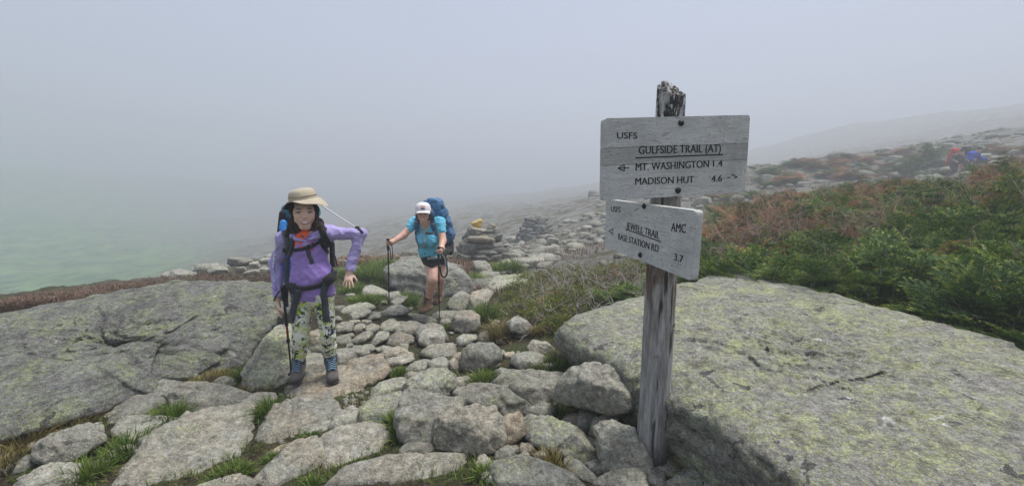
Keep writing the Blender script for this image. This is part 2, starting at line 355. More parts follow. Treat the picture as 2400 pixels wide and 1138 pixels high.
def px_rock(view, pts, label, f=.32, tilt=6, side=0, lean=14, lich=.35, tint=.2, dark=0, up=0.0, base=None, ztop=None, group=None, name="rock", lvl=None, cat="rock", mat=None, amp=1.0, ch=5, yaw=None, sm=1.0):
    """a solid boulder whose outline from the trail is the traced one: a front face, a top plane and a bedded underside"""
    _seed[0] += 1; rng = np.random.default_rng(_seed[0])
    h = hull2(topx(view, pts)); h = h.mean(0) + (h - h.mean(0)) * (1.11 if np.ptp(h[:, 0]) > 190 else 1.19); y1, y0 = h[:, 1].max(), h[:, 1].min(); w = np.ptp(h[:, 0])
    xb = h[h[:, 1] > y1 - .12 * (y1 - y0), 0].mean()
    if base is not None: Fp = atz(xb, y1, base)
    else:
        Fp = ground(xb, y1)
        if up: Fp = atz(xb, y1, Fp[2] + up)
    cen = h.mean(0); away = ray(xb, y1)[:2]; away = away / np.linalg.norm(away)
    a = math.radians(rng.uniform(-22, 22) if yaw is None else yaw); nh = -np.array([away[0] * math.cos(a) - away[1] * math.sin(a), away[0] * math.sin(a) + away[1] * math.cos(a)])
    l = math.radians(lean); N = [np.array([*(nh * math.cos(l)), math.sin(l)])]; D = [N[0] @ Fp]
    rc = ray(cen[0], y1 - f * (y1 - y0)); t = (D[0] - N[0] @ EYE) / (N[0] @ rc); Ct = EYE + rc * t
    if ztop is not None: Ct = atz(cen[0], y1 - f * (y1 - y0), ztop)
    tl, sd = math.radians(tilt + rng.uniform(-2, 2)), math.radians(side + rng.uniform(-4, 4)); right = np.array([away[1], -away[0]])
    nt = np.array([*(-away * math.sin(tl) + right * math.sin(sd)), 1.0]); nt /= np.linalg.norm(nt); N.append(nt); D.append(nt @ Ct)
    size = w / F * (Fp[1] / 0.93)
    N.append(np.array([0, 0, -1.])); D.append(-(Fp[2] - .14 * size))
    rt = ray(h[h[:, 1].argmin(), 0], y0); den = nt @ rt; t = (D[1] - nt @ EYE) / den if den < -1e-3 else 1e9
    back = min((EYE[:2] + rt[:2] * t - Fp[:2]) @ away if t < 1e8 else 9e9, size * 1.15) + .06 * size
    nb = np.array([*(away * .94), .34]); nb /= np.linalg.norm(nb); N.append(nb); D.append(nb @ np.array([*(Fp[:2] + away * back), Fp[2]]) + .1 * size)
    ccen = None
    for i in range(len(h)):
        p, q = ray(*h[i]), ray(*h[(i + 1) % len(h)]); n = np.cross(p, q); n /= np.linalg.norm(n)
        if n @ ray(*cen) > 0: n = -n
        N.append(n); D.append(n @ EYE)
    N, D = np.array(N), np.array(D)
    r = ray(*cen); k = N @ r; s = (D - N @ EYE); t0 = max((s[k < -1e-6] / k[k < -1e-6]).max(), .1); t1 = (s[k > 1e-6] / k[k > 1e-6]).min()
    if t1 <= t0: t1 = t0 + .1 * size
    c = EYE + r * (t0 + .5 * (t1 - t0)); N, D = chamfers(c, N, D, rng, ch + 10, .77, .96)
    if lvl is None: lvl = 6 if w > 330 else 5 if w > 130 else 4 if w > 45 else 3
    U, Fc, rr = radial(c, N, D, lvl, int({3: 0, 4: 0, 5: 0, 6: 1, 7: 20}[lvl] * sm))
    P = roughen(c, U, rr, min(rr.mean() * 2, size), rng, amp)
    base_p = np.array([P[:, 0].mean(), P[:, 1].mean(), P[:, 2].min()])
    o = place_rock(name, P, Fc, base_p, mat or M['rock'], lich, tint, dark); tag(o, label, cat, group); return o
def hull_planes(pts):
    b = bmesh.new(); vs = [b.verts.new(tuple(p)) for p in pts]; b.verts.ensure_lookup_table()
    g = bmesh.ops.convex_hull(b, input=vs); b.normal_update(); c = np.mean(pts, 0); N, D = [], []
    for f in b.faces:
        n = np.array(f.normal[:]); p = np.array(f.verts[0].co[:])
        if np.linalg.norm(n) < .5: continue
        if n @ (p - c) < 0: n = -n
        N.append(n); D.append(n @ p)
    b.free(); return np.array(N), np.array(D)
def hull_solid(pts, level, smooth, amp, seed, k=1.0, size=None, c=None):
    pts = np.array(pts); N, D = hull_planes(pts); c = pts.mean(0) if c is None else c
    U, Fc, r = radial(c, N, D, level, smooth)
    return roughen(c, U, r, size or r.mean() * 2, np.random.default_rng(seed), amp, k), Fc, (c, U)

def surf_pts(P, Fc, pix):
    b = BVHTree.FromPolygons([tuple(v) for v in P], [tuple(int(i) for i in f) for f in Fc]); out = []
    for px, py in pix:
        h = b.ray_cast(Vector(EYE), Vector(ray(px, py)))
        if h[0] is not None: out.append(np.array(h[0]))
    return out
# ---- the great lichen slab behind the sign post, with its long crack
def carve(P, lines, width, depth, nrm=np.array([0, 0, 1.])):
    for L, w, dp in lines:
        L = np.array(L); d = np.full(len(P), 9.0); wob = .018 * noise3(P * 7 + 3)[:, None]
        for a, b in zip(L[:-1], L[1:]):
            ab = b - a; t = np.clip(((P - a) @ ab) / (ab @ ab), 0, 1); q = P - (a + t[:, None] * ab); e = np.linalg.norm(q + wob, axis=1)
            taper = 1.0; d = np.minimum(d, e)
        P = P - nrm * (dp * np.exp(-(d / w) ** 2))[:, None]
    return P
top = [atz(1290, 762, .36), atz(1330, 738, .42), atz(1500, 690, .48), atz(1640, 641, .57), atz(1755, 632, .60), atz(1850, 652, .62), atz(1950, 690, .62), atz(2100, 722, .61), atz(2250, 765, .60), atz(2400, 812, .58), atz(2700, 900, .56),
       atz(1592, 845, .46), atz(1712, 895, .46), atz(1818, 955, .44), atz(1895, 1048, .42), atz(2020, 1220, .40), np.array([2.3, .3, .40]), np.array([3.0, .9, .52])]
bot = [atz(1305, 822, .02), atz(1400, 850, -.02), atz(1515, 890, -.04), atz(1595, 985, -.03), atz(1728, 1055, -.02), atz(1840, 1112, -.05), np.array([1.22, 1.1, -.1]), np.array([2.2, .1, -.1]), np.array([3.2, .8, 0]), np.array([2.7, 3.4, 0]), np.array([1.3, 3.9, 0])]
P, Fc, (c, U) = hull_solid(top + bot, 7, 8, 1.0, 11, 1.3, size=.9)
def cracks(P, Fc, U, table, wamp):
    for w, d, pix in table:
        L = surf_pts(P, Fc, pix)
        if len(L) < 2: continue
        L = spline(L, len(L) * 4); dd = np.full(len(P), 9.0); tt = np.zeros(len(P)); wob = wamp * np.stack([noise3(P * 9 + 3), noise3(P * 9 + 40), noise3(P * 9 + 80)], 1)
        for k, (a, b) in enumerate(zip(L[:-1], L[1:])):
            ab = b - a; t = np.clip(((P - a) @ ab) / max(ab @ ab, 1e-9), 0, 1); e = np.linalg.norm(P + wob - (a + t[:, None] * ab), axis=1); m = e < dd; dd = np.where(m, e, dd); tt = np.where(m, (k + t) / (len(L) - 1), tt)
        P = P - U * (d * (.35 + .65 * np.sin(np.pi * np.clip(tt, .02, .98))) * np.exp(-(dd / w) ** 2))[:, None]
    return P
P = cracks(P, Fc, U, [(.012, .06, [(1860, 935), (1900, 922), (1960, 908), (2055, 888), (2130, 872), (2200, 862), (2260, 845)]), (.018, .065, [(2085, 792), (2105, 782), (2120, 770), (2142, 756)]), (.011, .03, [(1820, 985), (1900, 1003), (2000, 1025), (2080, 1030)]), (.014, .05, [(1765, 1065), (1790, 1090), (1815, 1110), (1850, 1137)]), (.010, .025, [(2050, 960), (2150, 975), (2240, 985)]), (.010, .022, [(1900, 760), (1960, 775), (2010, 770)])], .006)
P = P + np.array([.0, .03, -.01])
o = place_rock("boulder", P, Fc, np.array([1.9, 2.2, 0]), M['rock_right'], .88, .12, 0)
tag(o, "huge flat-topped boulder covered in yellow-green lichen behind the trail sign", "boulder")
# ---- the layered boulder on the left, split by deep joints
pts = [atz(-160, 770, .40), atz(0, 748, .44), atz(50, 731, .45), atz(150, 715, .45), atz(208, 703, .46), atz(290, 679, .50), atz(400, 660, .55), atz(510, 655, .52), atz(640, 658, .50), atz(664, 730, .28), atz(606, 815, -.02), atz(560, 868, -.03), atz(487, 888, -.03), atz(437, 888, -.03),
       atz(400, 858, .11), atz(355, 885, .08), atz(274, 918, .08), atz(168, 963, .07), atz(100, 994, .06), atz(0, 1030, .05), atz(-250, 1120, .04), atz(340, 872, .03), atz(270, 895, .03), atz(168, 935, .02), atz(0, 995, .0),
       np.array([-2.3, 4.6, .1]), np.array([-3.7, 4.4, .1]), np.array([-4.6, 2.6, 0]), np.array([-4.4, 1.8, 0]), np.array([-4.6, 3.9, 0]), np.array([-3.4, 3.2, -.1])]
P, Fc, (c, U) = hull_solid(pts, 7, 5, 1.0, 31, 1.5, size=.8)
# foliation: thin shelves dipping to the left
q = P @ np.array([.22, -.28, .93]) * 9 + .9 * fbm(P * 1.6, 3); fr = q - np.floor(q); P = P + U * (.016 * (np.clip(fr * 1.25, 0, 1) - np.clip((fr - .9) * 10, 0, 1) - .4) * (.4 + np.abs(noise3(P * 2.2)) * 1.6))[:, None]
P = cracks(P, Fc, U, [(w, d, topx(4, L)) for w, d, L in ((.024, .10, [(430, 286), (440, 325), (462, 345), (450, 400), (452, 450), (446, 470)]), (.020, .08, [(462, 345), (540, 360), (620, 375), (680, 385), (730, 380), (800, 372)]), (.028, .12, [(340, 478), (440, 470), (490, 475), (525, 492), (560, 478), (640, 458), (700, 462), (760, 480), (785, 505)]),
                (.015, .05, [(520, 430), (560, 445), (640, 458)]), (.018, .065, [(720, 415), (790, 435), (850, 400), (930, 355), (1040, 350), (1120, 320)]), (.017, .055, [(0, 470), (80, 455), (130, 430), (180, 425)]), (.060, .24, [(785, 505), (795, 550), (780, 600), (770, 640)]), (.011, .03, [(60, 520), (140, 535), (220, 520)]), (.010, .03, [(840, 560), (930, 520), (1010, 440), (1100, 420)]), (.010, .03, [(560, 270), (660, 290), (760, 270), (860, 275)]))], .014)
o = place_rock("boulder", P, Fc, np.array([-3.2, 3.2, 0]), M['rock_left'], .78, .05, 0)
tag(o, "long layered grey boulder split by dark cracks on the slope beside the girl", "boulder")

R = px_rock
# ---- around the girl's feet
R(5, [(25, 515), (55, 380), (150, 270), (240, 170), (285, 150), (330, 165), (400, 330), (418, 480), (300, 530), (100, 540)], "wedge-shaped boulder with a green lichen patch behind the girl's trekking pole", f=.62, lean=32, lich=.9, tint=.1, cat="boulder", name="boulder", lvl=6)
R(5, [(330, 350), (420, 335), (520, 350), (530, 440), (410, 500), (335, 495)], "grey block seen between the girl's boots", f=.5, lich=.3)
R(5, [(425, 190), (470, 160), (520, 225), (535, 330), (430, 320)], "upright brown stone seen between the girl's knees", f=.7, lean=25, tint=.5)
R(5, [(255, 560), (330, 505), (480, 445), (620, 420), (720, 460), (740, 520), (690, 600), (640, 640), (500, 610), (350, 595), (300, 622)], "broad worn brown rock the girl is standing on", f=.14, tilt=1, tint=.85, lich=.05, ztop=-.012, amp=.55, lvl=6, ch=2)
R(5, [(630, 415), (720, 370), (850, 345), (890, 400), (912, 440), (850, 490), (790, 535), (730, 500), (660, 440)], "worn brown rock with a hollow beside the girl's left boot", f=.2, tint=.8, lich=.05)
R(5, [(590, 300), (640, 280), (690, 310), (712, 350), (690, 390), (620, 412), (590, 380)], "rounded pale rock just right of the girl's left ankle", f=.45)
R(5, [(690, 285), (760, 290), (795, 330), (740, 352), (700, 330)], "small grey rock above the worn brown rock with a hollow", f=.4)
# ---- foreground paving, left to right
R(5, [(130, 730), (200, 665), (330, 612), (440, 595), (540, 630), (580, 690), (520, 745), (400, 800), (340, 860), (190, 915), (145, 860)], "big smooth brown-grey rock in front of the girl's right boot", f=.28, tilt=12, tint=.5, lich=.2)
R(5, [(360, 845), (400, 780), (560, 725), (582, 742), (570, 790), (480, 815), (400, 850)], "narrow sloping rock wedged under the big smooth brown-grey rock", f=.35, lich=.5)
R(5, [(550, 805), (590, 710), (680, 660), (742, 665), (755, 740), (700, 795), (600, 820)], "grey rock with a steep left face below the mossy strip", f=.5, lich=.35)
R(5, [(745, 745), (760, 650), (850, 610), (970, 575), (1015, 590), (975, 700), (890, 745), (800, 780)], "mossy grey rock left of the large smooth central block", f=.35, tilt=10, lich=.7)
R(5, [(970, 770), (985, 640), (1020, 560), (1080, 540), (1200, 570), (1345, 625), (1335, 665), (1230, 725), (1195, 835), (1110, 868), (1010, 850)], "large smooth grey block in the middle of the trail", f=.5, tilt=14, lean=20, lich=.3, tint=.15)
R(0, [(1018, 1035), (1021, 990), (1040, 965), (1075, 950), (1130, 948), (1158, 962), (1170, 1000), (1166, 1040), (1130, 1062), (1060, 1062)], "pale knobbly block with an orange-stained top left of the tan stone", f=.62, tint=.35, lich=.15, amp=1.4, ch=9)
R(5, [(465, 845), (520, 815), (680, 790), (830, 758), (875, 790), (915, 890), (890, 945), (780, 985), (640, 1005), (530, 1065), (495, 1010)], "flat pinkish slab with square corners in the centre foreground", f=.28, tilt=9, tint=.3, lich=.2)
R(5, [(80, 1130), (180, 1020), (300, 920), (370, 850), (440, 832), (480, 900), (525, 1050), (470, 1090), (400, 1150), (90, 1160)], "tapering brownish rock pointing up beside the flat pinkish slab", f=.25, tilt=18, tint=.55, lich=.2)
R(5, [(160, 945), (250, 895), (355, 858), (335, 892), (240, 935), (180, 960)], "thin orange-brown stone under the big smooth brown-grey rock", f=.4, tint=1.0, lich=0)
R(5, [(980, 905), (1040, 875), (1150, 880), (1200, 910), (1150, 955), (1010, 965)], "small dark rock tucked below the large smooth central block", f=.6, lich=.25, dark=.25)
R(5, [(450, 1170), (560, 1060), (740, 1000), (940, 958), (1180, 945), (1500, 945), (1525, 990), (1490, 1170)], "very wide slab along the bottom edge of the picture, centre", f=.10, tilt=9, lich=.35, tint=.3, lvl=6)
R(5, [(805, 600), (830, 540), (890, 490), (1000, 473), (1015, 500), (975, 575), (850, 605)], "green-stained rock behind the mossy grey rock", f=.4, lich=.7)
R(5, [(1012, 560), (1030, 480), (1070, 435), (1240, 428), (1292, 470), (1298, 530), (1240, 590), (1150, 575)], "square green-grey rock at the head of the large smooth block", f=.45, tilt=12, lich=.75)
R(5, [(785, 612), (850, 575), (960, 573), (955, 602), (830, 620)], "low flat rock between two mossy grey rocks", f=.3, lich=.5)
R(6, [(58, 712), (75, 650), (150, 590), (190, 578), (300, 625), (405, 690), (412, 725), (330, 757), (210, 742), (100, 705)], "low humped rock above the pale knobbly block", f=.4, tilt=10, lich=.4)
R(5, [(1015, 435), (1080, 380), (1130, 363), (1185, 400), (1185, 432), (1060, 455)], "pale sloping stone left of a small grey stone mid-trail", f=.35, lich=.5)
R(5, [(1150, 380), (1250, 358), (1285, 400), (1275, 432), (1190, 440)], "small grey stone touching a pale sloping stone mid-trail", f=.4)
R(5, [(1288, 485), (1380, 473), (1418, 500), (1370, 532), (1300, 527)], "small flat stone at the edge of the brown mud", f=.35, tint=.4)
R(5, [(1308, 560), (1360, 530), (1402, 545), (1385, 595), (1330, 618)], "small rock squeezed behind the low humped rock", f=.5)
R(5, [(1345, 375), (1370, 320), (1430, 275), (1530, 266), (1575, 290), (1580, 375), (1470, 425), (1390, 435)], "dark grey angular block right of the brown mud", f=.6, tilt=14, lich=.25, dark=.18)
R(5, [(1283, 385), (1310, 353), (1350, 400), (1362, 432), (1290, 435)], "narrow tan stone leaning on the dark grey angular block", f=.6, tint=.7)
R(5, [(1122, 325), (1170, 285), (1290, 273), (1332, 300), (1312, 352), (1200, 365), (1140, 350)], "flat pale slab mid-trail with a rounded right end", f=.3, tint=.35)
R(5, [(892, 372), (960, 350), (1042, 338), (1058, 375), (960, 410), (905, 405)], "low pale stone upper end of the worn brown rocks", f=.35, tint=.2)
R(5, [(868, 332), (900, 310), (970, 290), (1038, 320), (1032, 342), (890, 362)], "flat brownish stone behind the low pale stone", f=.3, tint=.5)
R(5, [(832, 302), (880, 285), (932, 295), (922, 312), (850, 324)], "thin stone left of a flat brownish stone mid-trail", f=.4)
R(5, [(738, 302), (790, 268), (832, 295), (832, 312), (780, 324)], "small mossy stone right of the girl's left knee", f=.4, lich=.6)
R(5, [(878, 268), (970, 203), (1042, 225), (1075, 262), (1010, 273), (930, 294)], "three-cornered flat stone in the middle of the trail", f=.25, tilt=12, tint=.5)
R(5, [(802, 275), (850, 205), (912, 193), (902, 242), (830, 284)], "tilted stone left of the three-cornered flat stone", f=.35, lich=.5)
R(5, [(682, 255), (750, 210), (802, 193), (812, 217), (760, 264), (700, 279)], "long pale stone pointing up the trail near the girl's left thigh", f=.3, lich=.4, tint=.3)
R(5, [(585, 228), (660, 218), (688, 262), (640, 279), (590, 268)], "grey stone right beside the girl's left knee", f=.4)
R(5, [(585, 165), (640, 138), (694, 150), (684, 192), (600, 204)], "grey stone right beside the girl's left thigh", f=.4)
R(5, [(686, 194), (720, 153), (748, 160), (744, 202), (700, 208)], "small upright stone above the long pale stone", f=.5)
R(5, [(768, 172), (810, 153), (854, 165), (844, 197), (790, 199)], "small oval brown stone mid-trail", f=.4, tint=.6)
R(5, [(857, 162), (900, 136), (962, 138), (984, 165), (930, 197), (870, 199)], "oval grey stone below the woman's left-hand pole tip", f=.35, tint=.3)
R(5, [(942, 192), (1010, 148), (1070, 138), (1114, 170), (1102, 207), (1030, 222), (960, 214)], "round-shouldered stone in the trail straight below the woman's front boot", f=.35, tint=.3)
R(5, [(1090, 215), (1110, 168), (1170, 148), (1232, 168), (1278, 240), (1232, 264), (1100, 244)], "rough grey stone below the tip of the woman's right-hand pole", f=.45)
R(5, [(1092, 255), (1120, 200), (1180, 178), (1244, 225), (1234, 272), (1130, 284)], "smooth pale round stone in front of the rough grey stone", f=.5, lich=.3)
R(5, [(595, 90), (660, 48), (730, 28), (832, 23), (834, 57), (700, 84), (640, 98)], "low sloping outcrop beside the girl's left hip", f=.3, lich=.6)
R(5, [(668, 112), (700, 68), (770, 58), (804, 80), (760, 107), (700, 127)], "mossy rock below the low sloping outcrop", f=.4, lich=.5)
R(5, [(738, 122), (790, 78), (852, 83), (862, 112), (800, 127)], "grey rock left of the woman's left-hand pole tip", f=.4, lich=.3)
R(5, [(1003, 112), (1060, 88), (1150, 103), (1214, 142), (1130, 149), (1030, 133)], "low flat rock under the woman's front boot", f=.25, tilt=2, ztop=-.37, tint=.4, lich=.3)
R(5, [(1168, 112), (1210, 78), (1322, 73), (1344, 110), (1270, 134), (1215, 128)], "grey rock directly under the woman's rear boot", f=.5, tint=.2)
R(5, [(1288, 152), (1310, 105), (1350, 73), (1442, 78), (1456, 172), (1380, 209), (1320, 184)], "fractured rock with a rusty brown face near the red-tipped shrubs", f=.6, tilt=15, tint=.65, ch=9)
R(5, [(1216, 142), (1260, 118), (1294, 130), (1284, 158), (1230, 159)], "small pale stone at the woman's right-hand pole tip", f=.4)
R(5, [(1328, 254), (1350, 220), (1432, 213), (1444, 245), (1390, 279), (1340, 284)], "white-speckled pair-shaped stone below the rusty-faced rock", f=.4)
R(5, [(1462, 214), (1510, 193), (1544, 230), (1534, 269), (1470, 268)], "tan stone at the foot of the green bush bank", f=.6, tint=.7)
R(5, [(908, 52), (980, 38), (1034, 70), (1014, 92), (930, 104), (870, 98)], "grey rock at the foot of the woman's left-hand pole", f=.4, lich=.3)
# ---- around the sign post
R(6, [(232, 607), (300, 513), (420, 518), (600, 538), (644, 560), (604, 640), (564, 704), (430, 709), (380, 674), (250, 614)], "wide green-grey rock behind the rounded rock that leans on the post", f=.42, tilt=10, lich=.5)
R(6, [(583, 655), (620, 558), (690, 508), (800, 486), (900, 508), (970, 548), (1022, 600), (1018, 660), (984, 714), (900, 749), (830, 719), (700, 704), (610, 684)], "big rounded grey rock propped up left of the sign post", f=.5, tilt=18, lean=-8, up=.17, lich=.35, tint=.15)
R(6, [(387, 764), (440, 720), (530, 688), (584, 720), (564, 764), (500, 789), (400, 774)], "small humped rock above the long diagonal rock", f=.45, lich=.3)
R(6, [(272, 855), (290, 770), (330, 738), (378, 733), (394, 790), (408, 860), (340, 909), (278, 909)], "upright tan and orange stone between two grey rocks", f=.7, lean=22, tint=1.0, lich=0)
R(6, [(382, 794), (420, 768), (560, 778), (680, 828), (762, 900), (824, 960), (804, 1004), (700, 1014), (600, 974), (480, 924), (398, 854)], "long green-speckled rock slanting down towards the post", f=.42, tilt=16, lich=.75)
R(6, [(806, 840), (830, 788), (900, 768), (962, 800), (1012, 850), (1054, 940), (1079, 1020), (1050, 1064), (940, 1079), (860, 1074), (826, 980)], "upright grey block standing against the foot of the post", f=.72, tilt=20, lean=18, lich=.4, tint=.2)
R(6, [(762, 854), (790, 778), (850, 753), (934, 760), (904, 784), (830, 804), (812, 884)], "dark-edged rock just behind the upright block at the post", f=.6, up=.04, dark=.15)
R(6, [(918, 764), (1010, 738), (1020, 814), (960, 804)], "brownish rock touching the left side of the post", f=.6, up=.05, tint=.5)
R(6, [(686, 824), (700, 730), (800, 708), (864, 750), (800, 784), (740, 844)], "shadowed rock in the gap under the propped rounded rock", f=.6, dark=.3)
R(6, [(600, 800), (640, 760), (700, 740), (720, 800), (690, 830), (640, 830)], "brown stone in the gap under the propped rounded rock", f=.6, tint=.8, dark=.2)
R(6, [(606, 1004), (640, 983), (700, 1008), (804, 1100), (760, 1119), (640, 1064)], "thin leaning stone beneath the long green-speckled rock", f=.4, lich=.5)
R(6, [(216, 1070), (260, 998), (380, 978), (470, 998), (600, 1048), (750, 1108), (800, 1190), (216, 1190)], "broad green-grey slab at the bottom edge below the tan stone", f=.12, tilt=12, lich=.65, lvl=6)
R(6, [(750, 1135), (880, 1078), (920, 1043), (990, 1048), (1054, 1090), (1120, 1190), (750, 1190)], "pale rock at the bottom edge below the post", f=.2, tilt=14, tint=.2)
R(6, [(1032, 1059), (1130, 998), (1200, 978), (1294, 1040), (1264, 1079), (1150, 1089)], "low grey rock in front of the post beneath the reddish stone", f=.3, tilt=10, lich=.3)
R(6, [(1092, 964), (1120, 898), (1180, 878), (1244, 903), (1259, 940), (1204, 989), (1120, 999)], "reddish brown stone touching the right side of the post foot", f=.6, tint=.9, lich=.05)
R(6, [(1217, 979), (1260, 943), (1322, 958), (1362, 1005), (1320, 1039), (1250, 1029)], "smooth brown oval stone right of the reddish stone", f=.5, tint=.7, dark=.2, lich=0, amp=.5)
R(6, [(1162, 800), (1190, 785), (1269, 880), (1254, 909), (1190, 874), (1165, 844)], "narrow slab leaning between the post and the lichen boulder", f=.6, up=.06, lean=30)
R(6, [(1130, 1190), (1200, 1100), (1330, 1033), (1420, 1058), (1500, 1110), (1530, 1190)], "pale rock at the bottom edge beside the long green grass", f=.15, tilt=12, lich=.4)
R(6, [(346, 474), (370, 428), (440, 418), (514, 443), (504, 494), (400, 519)], "green-grey rock half hidden by grass in front of the lichen boulder", f=.5, lich=.5)
R(6, [(432, 394), (460, 358), (520, 368), (566, 410), (500, 434), (450, 424)], "small brown-grey rock at the left corner of the lichen boulder", f=.6, tint=.4)
R(6, [(326, 264), (370, 233), (420, 258), (449, 295), (400, 324), (340, 304)], "grey rock set in the bank of dry grass", f=.6, up=.05, lich=.2)
R(6, [(206, 484), (250, 463), (289, 485), (240, 514)], "small tan stone at the right rim of the mud", f=.5, tint=.8)
R(6, [(301, 427), (355, 418), (364, 450), (310, 459)], "small orange stone by the root", f=.5, tint=1.0)
R(6, [(26, 640), (60, 603), (114, 615), (84, 664), (40, 664)], "small rock left of the low humped rock", f=.5)
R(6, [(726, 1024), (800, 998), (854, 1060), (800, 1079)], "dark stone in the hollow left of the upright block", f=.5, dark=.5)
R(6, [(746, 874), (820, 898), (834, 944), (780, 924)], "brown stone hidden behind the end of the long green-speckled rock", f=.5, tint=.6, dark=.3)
# ---- bottom left
R(4, [(466, 874), (530, 778), (640, 698), (760, 660), (830, 622), (874, 660), (804, 704), (724, 794), (600, 844), (520, 894)], "dark sloping slab running up under the layered boulder", f=.2, tilt=14, lich=.25, dark=.2)
R(4, [(756, 704), (850, 663), (960, 663), (1070, 688), (1174, 722), (1100, 764), (960, 804), (900, 824), (830, 794)], "grey hump-backed slab below the dark foot of the layered boulder", f=.3, tilt=10, lich=.25)
R(4, [(526, 884), (600, 823), (720, 823), (814, 830), (764, 884), (640, 934), (560, 914)], "low flat grey rock between two grass patches", f=.4, lich=.3)
R(4, [(166, 1004), (190, 898), (230, 863), (400, 853), (462, 900), (469, 928), (380, 964), (330, 1014), (230, 1034)], "block-shaped grey rock near the grassy hollow on the left", f=.52, tilt=10, lich=.3)
R(4, [(60, 1190), (90, 1110), (150, 1060), (280, 1033), (344, 1040), (354, 1090), (320, 1190)], "pale rock in the bottom left corner", f=.3, tilt=12, lich=.3)
R(4, [(56, 1084), (110, 998), (154, 988), (154, 1044), (100, 1074)], "small dark rock half sunk in grass in the bottom left corner", f=.5, dark=.15)
R(4, [(430, 1190), (470, 1080), (560, 1010), (700, 928), (840, 828), (960, 783), (1100, 768), (1194, 800), (1204, 900), (1209, 1000), (1150, 1090), (900, 1190)], "largest sloping slab of the left foreground, striped with pale veins", f=.12, tilt=16, side=5, lich=.35, tint=.3, lvl=6, amp=1.2)
R(4, [(1086, 769), (1190, 708), (1264, 713), (1269, 742), (1180, 784)], "small slab on the upper end of the largest sloping slab", f=.3)
R(4, [(406, 1044), (480, 988), (559, 963), (554, 1004), (450, 1064)], "brown stone sunk in grass left of the largest sloping slab", f=.3, tint=.4)
R(4, [(870, 1190), (950, 1088), (1154, 1083), (1164, 1190)], "brownish rock at the bottom edge under the grass-topped slab", f=.3, tint=.6)
R(4, [(976, 664), (1030, 633), (1084, 650), (1089, 684), (1000, 679)], "small dark stone at the right foot of the layered boulder", f=.5, dark=.2)
# ---- around the woman
R(2, [(160, 660), (230, 588), (330, 538), (420, 523), (480, 558), (580, 568), (644, 610), (704, 680), (739, 742), (700, 784), (600, 804), (540, 804), (420, 789), (310, 784), (240, 744)], "large cracked grey boulder behind the woman's legs", f=.72, tilt=20, lean=24, lich=.6, cat="boulder", name="boulder", lvl=5, mat=M['rock_left'], sm=.5)
R(2, [(157, 600), (220, 578), (264, 600), (240, 624), (180, 644)], "small pale rock at the upper left of the cracked boulder", f=.5)
R(2, [(767, 564), (830, 548), (884, 590), (914, 640), (904, 674), (870, 684), (830, 644), (790, 614)], "slanting grey boulder right of the red heath", f=.6, lean=25, lich=.4)
R(2, [(0, 720), (60, 743), (144, 780), (130, 804), (20, 824), (-30, 800)], "flat outcrop in the grass left of the woman", f=.3, lich=.4)
R(2, [(146, 794), (200, 768), (249, 790), (234, 834), (160, 854)], "small grey rock right of the woman's left-hand pole", f=.5)
R(2, [(166, 854), (240, 813), (294, 820), (244, 864), (180, 894)], "flat pale rock below a small grey rock by the woman's left-hand pole", f=.4, lich=.4)
R(2, [(590, 860), (640, 800), (670, 775), (755, 818), (760, 845), (690, 914), (610, 905)], "five-sided grey rock right of the woman's boots", f=.75, lean=28, lich=.45, amp=.5)
R(2, [(735, 880), (760, 800), (790, 740), (870, 738), (910, 770), (850, 880), (760, 918)], "brown rock behind the five-sided grey rock", f=.5, tint=.6)
R(6, [(216, 100), (226, 62), (262, 20), (340, 13), (440, 5), (474, 40), (400, 64), (300, 84), (240, 112)], "lichen-spotted flat rock beside the low green bush", f=.35, lich=.9)
R(2, [(870, 590), (924, 608), (918, 634), (890, 630)], "pale stone right of the slanting grey boulder", f=.5, tint=.3)
# ---- cobbles bedded in the trail between the big rocks
_proto = []
for k in range(10):
    rng = np.random.default_rng(500 + k); N = rng.normal(size=(11, 3)); N /= np.linalg.norm(N, axis=1)[:, None]
    D = rng.uniform(.30, .5, 11) ; N = np.vstack([N, [[0, 0, 1], [0, 0, -1], [1, 0, 0], [-1, 0, 0], [0, 1, 0], [0, -1, 0]]]); D = np.concatenate([D, [.26, .3, .55, .55, .45, .45]])
    U, Fc, r = radial(np.zeros(3), N, D, 4 if k < 6 else 3, 1); P = roughen(np.zeros(3), U, r, .9, rng, .8); P[:, 2] -= P[:, 2].min() + .16
    _proto.append(mk_mesh("cobble", P, Fc, M['rock']))
def cobble(name, x, y, s, k, label, group, lich=.3, tint=.3, z=None, dark=0, flat=1.0, cat="stone"):
    o = link(name, _proto[k % 10], None, (x, y, g1(x, y) if z is None else z)); o.scale = (s * random.uniform(.9, 1.25), s * random.uniform(.8, 1.1), s * random.uniform(.6, .95) * flat)
    o.rotation_euler = (random.uniform(-.15, .15), random.uniform(-.15, .15), random.uniform(0, 6.28)); o["lichen"] = lich; o["tint"] = tint; o["dark"] = dark
    tag(o, label, cat, group); return o
_deps = bpy.context.evaluated_depsgraph_get()
_bv = []
for o in ROCKS:
    me = o.data; n = len(me.vertices); a = np.empty(n * 3, np.float32); me.vertices.foreach_get("co", a); a = a.reshape(-1, 3) + np.array(o.location)
    _bv.append((a[:, 0].min(), a[:, 0].max(), a[:, 1].min(), a[:, 1].max(), a[::7 if n > 3000 else 1]))
_tops = np.concatenate([b[4] for b in _bv])
_cell = {}; _gc = {}
for p in _tops:
    key = (int(math.floor(p[0] / .04)), int(math.floor(p[1] / .04))); _cell[key] = max(_cell.get(key, -9), p[2])
def covered(x, y):
    k = (int(math.floor(x / .04)), int(math.floor(y / .04))); h = _cell.get(k)
    if h is None: return False
    if k not in _gc: _gc[k] = g1(x, y)
    return h > _gc[k] + .015
_reg = [(560, 905, 1100, 905), ]
_put = []
